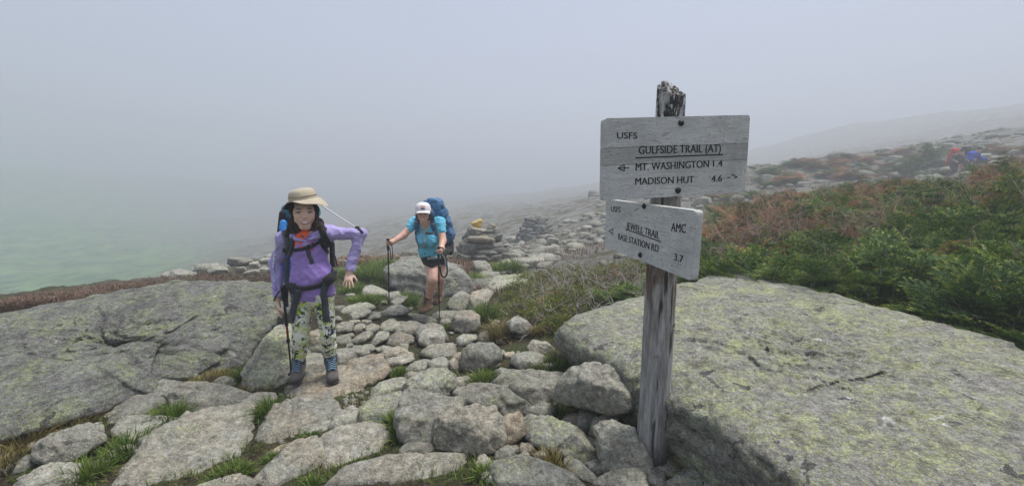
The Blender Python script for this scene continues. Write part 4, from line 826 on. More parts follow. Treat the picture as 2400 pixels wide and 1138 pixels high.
_rv = np.concatenate(_rv); _rc = _rv.reshape(-1, len(U2), 3).mean(1); _rv[:, 2] += np.repeat(gz(_rc[:, 0], _rc[:, 1]), len(U2))
o = link("rubble", mk_mesh("rubble", _rv, np.concatenate(_rf), M['rock'])); o["tint"] = .15; o["lichen"] = .45; o["dark"] = .3
tag(o, "grey stone rubble strewn over the open slope above the trail", None, None, "stuff")
# low leafy bush on the bank
def leafy(seed, R_, H_, n):
    rng = np.random.default_rng(seed); s, st = Soup(), Soup()
    for _ in range(int(n / 9)):
        az, el = rng.uniform(0, 6.28), rng.uniform(.1, 1.4); d = np.array([math.cos(az) * math.cos(el) * R_, math.sin(az) * math.cos(el) * R_, math.sin(el) * H_]) * rng.uniform(.7, 1.05)
        P, e = branch_path(rng, np.array([rng.normal(0, R_ * .3), rng.normal(0, R_ * .3), 0]), d, np.linalg.norm(d), 5, .2); st.add(*tube3(P, .003, .0012), .5)
        for q in range(9):
            f = rng.uniform(.45, 1.0) * 3.99; i = int(f); p = P[i] + (P[i + 1] - P[i]) * (f - i); o = rng.normal(0, 1, 3) + [0, 0, .8]; o /= np.linalg.norm(o); sd = np.cross(o, rng.normal(0, 1, 3)); sd /= np.linalg.norm(sd); L = rng.uniform(.022, .038)
            V = np.array([p, p + o * L * .5 + sd * L * .3, p + o * L, p + o * L * .5 - sd * L * .3]); s.add(V, np.array([[0, 1, 2], [0, 2, 3]]), np.clip(rng.normal(.52, .17), 0, .97) if rng.random() < .95 else 1.0)
    root = link("leafy_bush", None); link("leaves", s.mesh("leaves", M['berry']), root); link("stem", mk_mesh("stem", *st.data()[:2], M['pinktwig']), root); return root
_lb = leafy(71, .30, .30, 2600); _lb2 = leafy(72, .27, .24, 2200); first = True
for i, (px, py, s) in enumerate([(1235, 735, 1.0), (1290, 735, 1.1), (1345, 715, 1.0), (1200, 700, .9), (1265, 690, 1.1), (1330, 680, 1.0), (1390, 700, .9), (1180, 730, .8), (1420, 670, 1.1), (1310, 760, .7), (1230, 660, 1.0), (1290, 650, 1.2), (1350, 650, 1.2), (1390, 655, 1.2), (1450, 660, 1.2), (1210, 675, .9), (1260, 715, 1.0), (1325, 700, 1.1), (1370, 680, 1.2), (1480, 640, 1.3)]):
    p = ground(px, py + 10); o = (_lb, _lb2)[i] if i < 2 else copy_tree((_lb, _lb2)[i % 2]); o.location = (p[0], p[1], p[2]); o.scale = (s, s, s); o.rotation_euler = (0, 0, i * 1.3)
    tag(o, "low yellow-green leafy bush on the bank between the trail and the lichen boulder", "bush", "leafy bushes on the bank")
# bleached root
P = [ground(1208, 790) + [0, 0, .02], ground(1225, 793) + [0, 0, .02], ground(1242, 786) + [0, 0, .03], ground(1252, 774) + [0, 0, .03], ground(1258, 762) + [0, 0, .02]]; P = spline(P, 18); P[:, 2] += .0
m = MB(); m.add(*tube(P, np.linspace(.009, .004, 18), 8)); 
Q = spline([P[5], P[5] + [-.04, -.02, -.035], P[5] + [-.07, -.03, -.06]], 6); m.add(*tube(Q, np.linspace(.006, .003, 6), 6))
tag(link("driftwood_root", m.mesh("driftwood_root", plain("bleached_root", (.26, .235, .21), .9, .35, 40, .5))), "bleached curved root sticking out of the bank of dry grass", "root")
# ------------------------------------------------------------------ trail sign: post, two boards, bolts, carved lettering
def grain_mat(name, a, b, dark, sc=(1, 1, 1), board=True):
    t = NT(name, .85); v = t.mapped(sc, t.obj)
    wav = t.noise(3.2, 3, .5, v, .8)                                    # growth-ring contours of a flat-sawn plank
    k = t.n("ShaderNodeMath"); k.operation = 'FRACT'; t.set(k.inputs[0], t.math('MULTIPLY', wav, 26.0 if board else 9.0)); ring = t.ramp(k.outputs[0], .0, .75)
    fib = t.ramp(t.noise(30, 5, .75, t.mapped((sc[0] * .35, sc[1] * 3, sc[2] * 3) if board else (sc[0] * 3, sc[1] * 3, sc[2] * .35), t.obj)), .3, .7)
    c = t.mix(fib, a, b); c = t.mix(t.ramp(ring, .22, .0, 0, .5), c, dark)
    blot = t.ramp(t.noise(5, 4, .6, t.obj), .45, .72, 0, .35); c = t.mix(blot, c, tuple(x * .62 for x in a))
    h = t.math('ADD', t.math('MULTIPLY', ring, .6), fib)
    return t, c, t.bump(h, .6, .004), fib
t, c, nrm, _f = grain_mat("weathered_board", (.48, .475, .46), (.86, .85, .82), (.12, .118, .118), (.9, 6, 6))
# one darker plank in the laminated board, with a curved knot figure
wood = t.out(c, nrm)
t, c, nrm, _f = grain_mat("weathered_dark_plank", (.34, .33, .31), (.68, .665, .635), (.10, .095, .092), (1.0, 6, 6)); wood_dark = t.out(c, nrm)
t = NT("weathered_post", .9)
v = t.mapped((1, 1, .09), t.obj); fb = t.ramp(t.noise(55, 5, .75, v), .3, .7); crk = t.ramp(t.noise(26, 3, .6, v), .40, .34)
c = t.mix(fb, (.20, .19, .18), (.50, .49, .475)); z = t.sep(t.obj, 2)
red = t.math('MULTIPLY', t.ramp(t.noise(9, 4, .6, t.mapped((1, 1, .35), t.obj)), .40, .55), t.math('MULTIPLY', t.ramp(z, .55, 1.05), t.ramp(z, 1.55, 1.15)))
c = t.mix(t.math('MULTIPLY', red, .8), c, t.mix(fb, (.055, .03, .02), (.20, .105, .06)))
topd = t.math('MULTIPLY', t.ramp(z, 1.6, 1.72), t.ramp(t.noise(22, 5, .75, t.mapped((1, 1, .45), t.obj)), .44, .54)); c = t.mix(topd, c, (.035, .03, .028))
topw = t.math('MULTIPLY', t.ramp(z, 1.62, 1.75), t.ramp(t.noise(30, 5, .7, t.mapped((1, 1, .3), t.obj, loc=(3, 2, 1))), .53, .60)); c = t.mix(topw, c, (.62, .62, .60))
c = t.mix(t.math('MULTIPLY', crk, .9), c, (.03, .026, .022))
foot = t.math('MULTIPLY', t.ramp(z, .24, .02), t.ramp(t.noise(9, 4, .65, t.mapped((1, 1, .4), t.obj)), .36, .5)); c = t.mix(t.math('MULTIPLY', foot, .85), c, (.035, .03, .027))
post_mat = t.out(c, t.bump(t.math('SUBTRACT', fb, t.math('MULTIPLY', crk, 1.5)), .9, .006))
ink = plain("carved_letter_black", (.02, .02, .021), .8); bolt_mat = plain("black_iron_bolt", (.022, .023, .025), .55, .3, 90, .3, .3)

PB = atz(1527, 1078, -.03); PXY = PB[:2].copy(); PZ = PB[2]
sign = link("trail_sign", None, None, (PXY[0], PXY[1], PZ))
tag(sign, "weathered wooden trail sign with two grey boards bolted to a log post", "trail sign")
def post_mesh():
    nz, na = 240, 96; ztop = 1.975; Zs = np.concatenate([[-.12], np.linspace(-.1, ztop, nz)]); A = np.linspace(0, 2 * np.pi, na, endpoint=False); V = []
    for z in Zs:
        r0 = .079 - .009 * z / 2 + .006 * math.exp(-((z - .05) / .15) ** 2)
        p = np.stack([np.cos(A) * 3, np.sin(A) * 3, np.full(na, z * .9)], 1)
        r = r0 * (1 + .05 * noise3(p * .5 + 3) + .035 * noise3(p * 1.7 + 8)) - .006 * np.clip(ridged(np.stack([np.cos(A) * 6, np.sin(A) * 6, np.full(na, z * .55)], 1), 2) - 1.15, 0, 1)
        for za, aa, d in ((1.02, 4.0, .012), (.62, 4.35, .009), (.78, 5.5, .011), (.40, 5.7, .008)):   # knots
            q = np.exp(-((z - za) / .022) ** 2 - (np.angle(np.exp(1j * (A - aa))) / .22) ** 2); r = r + d * q - .02 * np.exp(-((z - za) / .007) ** 2 - (np.angle(np.exp(1j * (A - aa))) / .07) ** 2)
        r *= np.where(z > 1.72, 1 - .13 * np.clip((z - 1.72) / .2, 0, 1) * (1 + np.sin(A * 3 + 1)), 1)
        V.append(np.stack([r * np.cos(A), r * np.sin(A), np.full(na, z)], 1))
    V = np.array(V); k = V.shape[0]
    # splintered, slanting top
    cut = ztop - .05 + .04 * np.cos(A - 1.9) + .022 * noise3(np.stack([np.cos(A) * 4, np.sin(A) * 4, 0 * A], 1)) ; cutz = cut[None]
    over = V[:, :, 2] > cutz; V[:, :, 2] = np.where(over, cutz + (V[:, :, 2] - cutz) * .25, V[:, :, 2]); sc = np.where(over, np.clip(1 - (np.arange(k)[:, None] - (k - 9)) * .07, .25, 1), 1); V[:, :, :2] *= sc[..., None]
    Fq = [(i * na + j, i * na + (j + 1) % na, (i + 1) * na + (j + 1) % na, (i + 1) * na + j) for i in range(k - 1) for j in range(na)]
    V = V.reshape(-1, 3); V = np.vstack([V, [[0, 0, V[-na:, 2].mean() - .01]]])
    Fq += [((k - 1) * na + j, (k - 1) * na + (j + 1) % na, k * na) for j in range(na)]
    return mk_mesh("post", V, Fq, post_mat)
link("post", post_mesh(), sign)
FONT = None
def make_board(name, corners_px, zc_left, zc_right, thick, split=None, seed=1):
    """board from the four front-face corners; returns its object and a pixel -> board-plane function"""
    tl, tr, br, bl = [np.array(p, float) for p in corners_px]
    A, B = at(*((tl + bl) / 2), zc_left), at(*((tr + br) / 2), zc_right)
    e = B - A; e[2] = 0; e /= np.linalg.norm(e); n = np.array([e[1], -e[0], 0]); n = n if n[1] < 0 else -n          # faces the camera
    def on(px, py): r = ray(px, py); return EYE + r * (((A - EYE) @ n) / (r @ n))
    C4 = [on(*p) for p in (tl, tr, br, bl)]; O = np.mean(C4, 0); ex = (C4[1] - C4[0] + C4[2] - C4[3]); ex /= np.linalg.norm(ex); ey = np.cross(n, ex)
    R = np.stack([ex, ey, n], 1)                                                                            # local x along, y up, z out of the face
    L = np.array([(c - O) @ R for c in C4])[:, :2]                                                          # tl tr br bl
    ob = link(name, None, sign, O - np.array([PXY[0], PXY[1], PZ])); ob.rotation_euler = Matrix(R.tolist()).to_euler()
    def loc(px, py): return ((on(px, py) - O) @ R)[:2]
    def outline(pts, rad, m=6):
        out = []; k = len(pts)
        for i in range(k):
            p, a, b = pts[i], pts[i - 1] - pts[i], pts[(i + 1) % k] - pts[i]; a /= np.linalg.norm(a); b /= np.linalg.norm(b); rr = rad[i]
            if rr < 1e-4: out.append(p); continue
            for q in np.linspace(0, 1, m): s, e2 = p + a * rr, p + b * rr; out.append((1 - q) ** 2 * s + 2 * q * (1 - q) * p + q * q * e2)
        return np.array(out)
    def slab(pts, rad, mat, nm):
        o = outline(pts, rad); k = len(o); rng = np.random.default_rng(seed); cen = o.mean(0); d = (o - cen) / np.linalg.norm(o - cen, axis=1)[:, None]
        rings = [(0.0, -.004), (-.004, 0.0), (-(thick - .004), 0.0), (-thick, -.004)]; V = []
        for z, ins in rings: V.append(np.column_stack([o + d * ins, np.full(k, z)]))
        Fc = [tuple(range(k))[::-1], tuple(3 * k + j for j in range(k))] + [(a * k + j, a * k + (j + 1) % k, (a + 1) * k + (j + 1) % k, (a + 1) * k + j) for a in range(3) for j in range(k)]
        link(nm, mk_mesh(nm, np.concatenate(V), Fc, mat, smooth=False), ob)
    if split is None: slab(L, [.02] * 4, wood, "plank")
    else:
        prev = [L[0], L[1]]; r0 = [.018, .018]; fr = list(split) + [1.0]
        for i, f in enumerate(fr):
            a, b = L[0] + (L[3] - L[0]) * f, L[1] + (L[2] - L[1]) * f; last = i == len(fr) - 1; g = (L[3] - L[0]) / np.linalg.norm(L[3] - L[0]) * (.0004 if not last else 0)
            slab(np.array([prev[0], prev[1], b - g, a - g]), r0 + ([.018, .018] if last else [0, 0]), wood_dark if i == 1 else wood, "plank"); prev = [a + g, b + g]; r0 = [0, 0]
    return ob, loc
def letters(ob, loc, txt, p0, p1, hpx, shear=None):
    """text between two baseline pixels; hpx is the cap height in pixels"""
    a, b = loc(*p0), loc(*p1); up = loc(p0[0], p0[1] - hpx)
    cu = bpy.data.curves.new("lettering", 'FONT'); cu.body = txt; cu.size = 1; cu.extrude = .0004; cu.offset = .0; cu.resolution_u = 3
    tmp = bpy.data.objects.new("lettering", cu); COL.objects.link(tmp); dg = bpy.context.evaluated_depsgraph_get(); dg.update()
    me = bpy.data.meshes.new_from_object(tmp.evaluated_get(dg)); bpy.data.objects.remove(tmp)
    n = len(me.vertices); co = np.empty(n * 3, np.float32); me.vertices.foreach_get("co", co); co = co.reshape(-1, 3)
    x0, x1 = co[:, 0].min(), co[:, 0].max(); y1 = .729 * 1.0
    cap = np.linalg.norm(up - a); e = (b - a); w = np.linalg.norm(e); e /= w; nn = np.array([-e[1], e[0]])
    xx = (co[:, 0] - x0) / (x1 - x0) * w; yy = co[:, 1] / y1 * cap
    P = a + xx[:, None] * e + yy[:, None] * nn
    bm = bmesh.new(); me.vertices.foreach_set("co", np.column_stack([P, np.where(co[:, 2] > 0, .0009, .0001)]).astype(np.float32).ravel())
    for dx, dz in ((-.0008, 0), (.0008, .00006)):                     # two passes of the router: a bolder stroke
        k = len(bm.verts); bm.from_mesh(me); bm.verts.ensure_lookup_table()
        for v in bm.verts[k:]: v.co.x += dx; v.co.z += dz
    bm.to_mesh(me); bm.free(); me.update(); me.materials.clear(); me.materials.append(ink); me.name = "lettering"
    link("lettering", me, ob)
def strokes(ob, loc, segs, wpx, nm):
    m = MB()
    for p, q in segs:
        a, b = loc(*p), loc(*q); w = np.linalg.norm(loc(p[0], p[1] + wpx) - a) / 2; e = (b - a) / np.linalg.norm(b - a); nn = np.array([-e[1], e[0]]) * w
        pts = [a - nn, b - nn, b + nn, a + nn]; m.add([(*p2, z) for z in (.0001, .0009) for p2 in pts], [(4, 5, 6, 7), (0, 1, 5, 4), (1, 2, 6, 5), (2, 3, 7, 6), (3, 0, 4, 7)])
    link(nm, m.mesh(nm, ink, False), ob)
def bolt(ob, loc, px, py, r):
    a = loc(px, py); n = 20; A = np.linspace(0, 2 * np.pi, n, endpoint=False); V = []
    for rr, z in ((1.0, .0), (1.0, .003), (.72, .0045), (.66, .007), (.45, .0105), (.15, .0118)): V.append(np.column_stack([a[0] + r * rr * np.cos(A), a[1] + r * rr * np.sin(A), np.full(n, z)]))
    k = len(V); Fc = [(i * n + j, i * n + (j + 1) % n, (i + 1) * n + (j + 1) % n, (i + 1) * n + j) for i in range(k - 1) for j in range(n)] + [tuple((k - 1) * n + j for j in range(n))]
    link("bolt", mk_mesh("bolt", np.concatenate(V), Fc, bolt_mat), ob)
b1, l1 = make_board("board", [(1414, 277), (1760, 269), (1748, 451), (1411, 470)], 1.82, 1.925, .036, (.36, .57), 1)
b1["label"] = "upper sign board"
letters(b1, l1, "USFS", (1446, 325), (1493, 325), 16); letters(b1, l1, "GULFSIDE TRAIL (AT)", (1497, 361), (1689, 356), 20)
strokes(b1, l1, [((1489, 370), (1694, 362))], 3.0, "underline")
letters(b1, l1, "MT. WASHINGTON", (1490, 400), (1661, 392), 18); letters(b1, l1, "1.4", (1671, 391), (1693, 390), 16)
letters(b1, l1, "MADISON HUT", (1489, 433), (1626, 428), 17); letters(b1, l1, "4.6", (1667, 426), (1692, 425), 16)
strokes(b1, l1, [((1448, 394), (1463, 386)), ((1448, 394), (1463, 401)), ((1463, 387), (1463, 401)), ((1452, 394), (1475, 393))], 2.2, "arrow")
strokes(b1, l1, [((1703, 416), (1711, 416)), ((1715, 409), (1728, 415)), ((1728, 415), (1721, 417))], 2.0, "arrow")
bolt(b1, l1, 1596, 288, .0145); bolt(b1, l1, 1589, 446, .0145)
b2, l2 = make_board("board", [(1420, 466), (1633, 493), (1620, 659), (1417, 577)], 2.30, 1.62, .036, None, 2)
b2["label"] = "lower sign board, turned to the left"
letters(b2, l2, "USFS", (1432, 496), (1454, 498), 14); letters(b2, l2, "AMC", (1573, 541), (1607, 546), 21)
letters(b2, l2, "JEWELL TRAIL", (1468, 535), (1545, 560), 16); strokes(b2, l2, [((1467, 537), (1549, 566))], 2.4, "underline")
letters(b2, l2, "BASE STATION RD", (1449, 560), (1543, 591), 15); letters(b2, l2, "3.7", (1580, 609), (1601, 615), 17)
strokes(b2, l2, [((1427, 541), (1439, 550)), ((1427, 541), (1438, 535)), ((1438, 535), (1434, 547))], 1.8, "arrow")
bolt(b2, l2, 1510, 483, .0135); bolt(b2, l2, 1501, 597, .0135)
# ------------------------------------------------------------------ cairns of stacked stones
M['yellow_paint'] = NT("yellow_painted_stone", .8); t = M['yellow_paint']; M['yellow_paint'] = t.out(t.mix(t.ramp(t.noise(7, 4, .6), .40, .52), (.40, .36, .28), (.44, .29, .05)), t.bump(t.noise(30, 4, .7), .5, .01))
M['white_quartz'] = plain("white_quartz", (.62, .62, .60), .8, .15, 12, .4)
def cairn(px, py, top_py, wpx, label, seed, yellow):
    rng = np.random.default_rng(seed); p = ground(px, py); zc = (p - EYE) @ np.array([0, CP, -SP]); Hc, W = (py - top_py) / F * zc * 1.02, wpx / F * zc
    root = link("cairn", None, None, tuple(p)); tag(root, label, "cairn"); z = -.06; lay = 0; nl = 7
    while z < Hc * (.80 if yellow else .86):
        f = z / Hc; rad = W / 2 * (1 - .68 * max(f, 0)) ; th = Hc / nl * rng.uniform(.85, 1.2); n = max(2, int(2 * math.pi * rad / (th * 2.3)))
        for i in range(n + (2 if rad > .3 * W else 0)):
            inner = i >= n; a = 2 * math.pi * (i + rng.uniform(-.2, .2)) / n + lay * .7; rr = rad * (.45 if inner else .86) * rng.uniform(.9, 1.05); w = 2 * math.pi * rad / n * rng.uniform(1.0, 1.35)
            o = link("stone", _proto[rng.integers(10)], root, (rr * math.cos(a), rr * math.sin(a), z + th * .2 + rng.uniform(-.02, .02))); o.scale = (w * 1.05, max(w * .8, rad * .75), th * 2.0); o.rotation_euler = (rng.uniform(-.13, .13), rng.uniform(-.13, .13), a + math.pi / 2)
            o["lichen"] = float(rng.uniform(.1, .5)); o["tint"] = float(rng.uniform(0, .15)); o["dark"] = float(rng.uniform(.45, .75) if yellow else rng.uniform(.65, .95))
        z += th * .86; lay += 1
    def extra(x, y, zz, s, mat=None, rot=(0, 0, 0), tint=0., dark=0., nm="stone", lab=None):
        o = link(nm, _proto[rng.integers(10)], root, (x, y, zz)); o.scale = s; o.rotation_euler = rot; o["lichen"] = .1; o["tint"] = tint; o["dark"] = dark
        if mat: o.data = o.data.copy(); o.data.materials.clear(); o.data.materials.append(mat)
        if lab: o["label"] = lab
    if yellow:
        extra(-.02 * W, -.36 * W, Hc * .58, (W * .46, W * .26, Hc * .28), tint=.8, lab="large brown stone in the face of the cairn"); extra(.0, -.12 * W, Hc * .76, (W * .52, W * .36, Hc * .20), rot=(0, .2, .2), tint=.3)
        extra(.13 * W, .0, Hc * .85, (W * .16, W * .2, Hc * .30), rot=(0, .5, 0), tint=.5); extra(.36 * W, -.1 * W, Hc * .42, (W * .26, W * .2, Hc * .16), tint=.2)
        extra(-.09 * W, -.05 * W, Hc * .93, (W * .30, W * .22, Hc * .30), M['yellow_paint'], (.1, -.35, .5), lab="yellow-painted stone on top")
    else: extra(.0, 0, Hc * .88, (W * .2, W * .22, Hc * .34), rot=(0, .4, 0), tint=.6, lab="brownish capstone")
    return root
cairn(1133, 610, 522, 125, "near cairn of grey stones topped by a yellow-painted stone", 5, True)
cairn(1258, 557, 506, 88, "far cairn of stacked dark stones without any yellow stone", 9, False)
q = ground(1224, 545); o = cobble("stone", q[0], q[1], .55, 3, "white quartz stone left of the far cairn", None); o.data = o.data.copy(); o.data.materials.clear(); o.data.materials.append(M['white_quartz'])
# ------------------------------------------------------------------ people: solid figures grown from smoothly blended limbs
def V3(*a): return np.array(a, float)
class Limb:
    """a tapered limb segment; flat squeezes it along the direction n"""
    def __init__(s, a, b, ra, rb, k=.02, flat=1.0, n=None, lab=0, sub=False):
        s.a, s.b, s.ra, s.rb, s.k, s.flat, s.lab, s.sub = np.asarray(a, float), np.asarray(b, float), ra, rb, k, flat, lab, sub
        s.n = None if n is None else np.asarray(n, float) / np.linalg.norm(n)
    def grow(s, e, lab=None): return Limb(s.a, s.b, s.ra + e, s.rb + e, s.k, s.flat, s.n, s.lab if lab is None else lab, s.sub)
    def dist(s, X, Y, Z):
        ab = s.b - s.a; L = max(ab @ ab, 1e-12); px, py, pz = X - s.a[0], Y - s.a[1], Z - s.a[2]
        t = np.clip((px * ab[0] + py * ab[1] + pz * ab[2]) / L, 0, 1); px, py, pz = px - t * ab[0], py - t * ab[1], pz - t * ab[2]; q = px * px + py * py + pz * pz
        if s.n is not None and s.flat != 1: w = px * s.n[0] + py * s.n[1] + pz * s.n[2]; q = q + w * w * (1 / s.flat ** 2 - 1)
        return np.sqrt(q) - (s.ra + (s.rb - s.ra) * t)
def grow_field(limbs, h, cuts=(), pad=.03):
    R = [max(l.ra, l.rb) for l in limbs]; lo = np.min([np.minimum(l.a, l.b) - r for l, r in zip(limbs, R)], 0) - pad; hi = np.max([np.maximum(l.a, l.b) + r for l, r in zip(limbs, R)], 0) + pad
    n = np.ceil((hi - lo) / h).astype(int) + 1; D = np.full(n, .05, np.float32); raw = np.full(n, .05, np.float32); lab = np.zeros(n, np.int8); ax = [(lo[i] + h * np.arange(n[i])).astype(np.float32) for i in range(3)]
    for l, r in zip(limbs, R):
        e = r + l.k + .02; i0 = np.clip(((np.minimum(l.a, l.b) - e - lo) / h).astype(int), 0, n); i1 = np.clip(((np.maximum(l.a, l.b) + e - lo) / h).astype(int) + 2, 0, n); sl = tuple(slice(a, b) for a, b in zip(i0, i1))
        X, Y, Z = np.meshgrid(*(ax[i][sl[i]] for i in range(3)), indexing='ij', sparse=True); d = l.dist(X, Y, Z).astype(np.float32); c = D[sl]
        if l.sub: D[sl] = np.maximum(c, -d); continue
        hh = np.clip(.5 + .5 * (c - d) / l.k, 0, 1); D[sl] = c + (d - c) * hh - l.k * hh * (1 - hh); m = d < raw[sl]; raw[sl] = np.where(m, d, raw[sl]); lab[sl] = np.where(m, l.lab, lab[sl])
    if cuts:
        X, Y, Z = np.meshgrid(*ax, indexing='ij', sparse=True)
        for f in cuts: D = np.maximum(D, f(X, Y, Z).astype(np.float32))
    D[0], D[-1] = .05, .05; D[:, 0], D[:, -1] = .05, .05; D[:, :, 0], D[:, :, -1] = .05, .05
    return D, lab, lo
def nets(D, lab, lo, h):
    S = D < 0; n = np.array(D.shape) - 1; cnt = np.zeros(n, np.int8); C = [(a, b, c) for a in (0, 1) for b in (0, 1) for c in (0, 1)]
    for a, b, c in C: cnt += S[a:a + n[0], b:b + n[1], c:c + n[2]]
    I = np.argwhere((cnt > 0) & (cnt < 8)); idx = np.full(n, -1, np.int64); idx[tuple(I.T)] = np.arange(len(I)); acc = np.zeros((len(I), 3)); w = np.zeros(len(I))
    val = {c: D[I[:, 0] + c[0], I[:, 1] + c[1], I[:, 2] + c[2]] for c in C}
    for c in C:
        for k in range(3):
            if c[k]: continue
            d = list(c); d[k] = 1; a, b = val[c], val[tuple(d)]; m = (a < 0) != (b < 0); t = a / np.where(m, a - b, 1); p = np.repeat(np.array(c, float)[None], len(I), 0); p[:, k] += t; acc[m] += p[m]; w[m] += 1
    V = lo + h * (I + acc / w[:, None]); Fs = []
    for k in range(3):
        u, v = [(1, 2), (2, 0), (0, 1)][k]; sa = [slice(1, -1)] * 3; sa[k] = slice(0, -1); sb = [slice(1, -1)] * 3; sb[k] = slice(1, None); A, B = S[tuple(sa)], S[tuple(sb)]
        E = np.argwhere(A != B); fl = A[tuple(E.T)]; E = E + 1; E[:, k] -= 1; q = []
        for du, dv in ((-1, -1), (0, -1), (0, 0), (-1, 0)): e = E.copy(); e[:, u] += du; e[:, v] += dv; q.append(idx[tuple(e.T)])
        q = np.stack(q, 1); q[~fl] = q[~fl][:, ::-1]; Fs.append(q)
    Fq = np.concatenate(Fs); return V, Fq[(Fq >= 0).all(1)], lab[tuple(I.T)]
def vnormals(V, Fq):
    n = np.cross(V[Fq[:, 2]] - V[Fq[:, 0]], V[Fq[:, 3]] - V[Fq[:, 1]]); N = np.zeros_like(V)
    for i in range(4): np.add.at(N, Fq[:, i], n)
    return N / (np.linalg.norm(N, axis=1)[:, None] + 1e-12)
def solid(limbs, h, cuts=(), relax=1, wrinkle=None):
    D, lab, lo = grow_field(limbs, h, cuts); V, Fq, L = nets(D, lab, lo, h)
    E = np.concatenate([Fq[:, [0, 1]], Fq[:, [1, 2]], Fq[:, [2, 3]], Fq[:, [3, 0]]]); cn = np.bincount(E[:, 0], minlength=len(V))[:, None] + 1e-9
    for _ in range(relax): V = .5 * V + .5 * np.stack([np.bincount(E[:, 0], weights=V[E[:, 1], i], minlength=len(V)) for i in range(3)], 1) / cn
    if wrinkle: V = V + vnormals(V, Fq) * wrinkle(V)[:, None]
    return V, Fq, L
def body_mesh(name, limbs, h, mats, cuts=(), relax=1, wrinkle=None, parent=None, base=None):
    V, Fq, L = solid(limbs, h, cuts, relax, wrinkle); me = mk_mesh(name, V - base, Fq, mats=mats, midx=np.clip(L[Fq[:, 0]], 0, len(mats) - 1)); o = link(name, me, parent)
    if parent is None: o.location = base
    return o, V, Fq
def folds(sc, amp, str_=(1, 1, 1)): return lambda V: amp * (fbm(V * sc * np.array(str_) + 4.2, 3) + .6 * (ridged(V * sc * .6 * np.array(str_) + 9, 2) - 1))
def hand(w, d, palm, size, curl, spread=.12, thumb=1, lab=0, tcurl=.5):
    """palm and five jointed fingers; d points along the hand, palm is the palm normal, thumb gives the thumb's side"""
    d = d / np.linalg.norm(d); palm = palm - d * (palm @ d); palm /= np.linalg.norm(palm); s = np.cross(d, palm) * thumb; L = []; z = size
    k0 = w + d * .012 * z; L.append(Limb(w - d * .02 * z, w + d * .055 * z, .024 * z, .036 * z, .012, .48, palm, lab)); L.append(Limb(w + d * .03 * z + s * .018 * z, w + d * .078 * z + s * .022 * z, .018 * z, .015 * z, .010, .75, palm, lab)); L.append(Limb(w + d * .03 * z - s * .014 * z, w + d * .076 * z - s * .020 * z, .017 * z, .014 * z, .010, .75, palm, lab))
    for i, (off, ln, cu) in enumerate(((.029, .070, .9), (.010, .079, 1.0), (-.010, .073, 1.05), (-.028, .058, 1.15))):
        p = w + d * (.082 - .004 * abs(i - 1)) * z + s * off * z; a = 0.0; f = d + s * off / .029 * spread; f /= np.linalg.norm(f); r = (.0086 - .0006 * i) * z
        for j, fr in enumerate((.44, .31, .25)):
            a += curl * cu * (.75 if j == 0 else 1.0); q = p + (f * math.cos(a) + palm * math.sin(a)) * ln * fr * z; L.append(Limb(p, q, r, r * .92, .004, 1, None, lab)); p, r = q, r * .92
    p = w + d * .022 * z + s * .028 * z; f = d * .62 + s * .72 + palm * .25; f /= np.linalg.norm(f); r = .0105 * z
    for j, fr in enumerate((.034, .028, .024)): q = p + f * fr * z; L.append(Limb(p, q, r, r * .9, .006, 1, None, lab)); f = f + (palm * .7 - s * .6 + d * .2) * tcurl * .6; f /= np.linalg.norm(f); p, r = q, r * .9
    return L
def boot(an, toe, w, k=.012, lab=0, sole=1):
    """ankle shaft, heel, instep and rounded toe box with a sole slab"""
    an, toe = np.asarray(an, float), np.asarray(toe, float); f = toe - an; f[2] = 0; ln = np.linalg.norm(f); f /= ln; up = V3(0, 0, 1.); z0 = toe[2]
    g = lambda s, u, h: V3(an[0], an[1], z0) + f * s + up * h
    U = [Limb(an + up * .022, an + up * -.02, w * .56, w * .55, k, 1, None, lab), Limb(an, g(ln * .55, 0, .052), w * .52, w * .46, k, .9, up, lab), Limb(g(ln * .35, 0, .045), g(ln - w * .42, 0, .042), w * .47, w * .50, k, .82, up, lab), Limb(g(-.02, 0, .05), g(.03, 0, .045), w * .44, w * .47, k, 1, None, lab)]
    S = [Limb(g(-.022, 0, .012), g(.04, 0, .012), w * .47, w * .45, .01, .30, up, sole), Limb(g(.04, 0, .012), g(ln - w * .46, 0, .012), w * .45, w * .54, .01, .28, up, sole)]
    return U, S
def laces(root, base, an, toe, w, mat, n=5):
    f = np.array(toe) - an; f[2] = 0; ln = np.linalg.norm(f); f /= ln; s = np.cross(f, [0, 0, 1.]); m = MB()
    for i in range(n):
        u = i / (n - 1); c = np.array(an) + f * (w * .56 + u * ln * .30) + V3(0, 0, .034 - u * .052); 
        for q in (-1, 1): a, b = c - s * w * .30 * q - f * .006, c + s * w * .30 * q + f * .012; m.add(*tube([a + [0, 0, -.004], (a + b) / 2 + [0, 0, .007], b + [0, 0, -.004]], .0034, 6))
    k = np.array(an) + f * w * .52 + V3(0, 0, .038)
    for q in (-1, 1): m.add(*tube(spline([k, k + s * q * .022 + [0, 0, .008], k + s * q * .030 - [0, 0, .012], k + s * q * .012 + f * .01 - [0, 0, .006]], 10), .003, 6))
    link("laces", m.mesh("laces", mat), root).location = -base
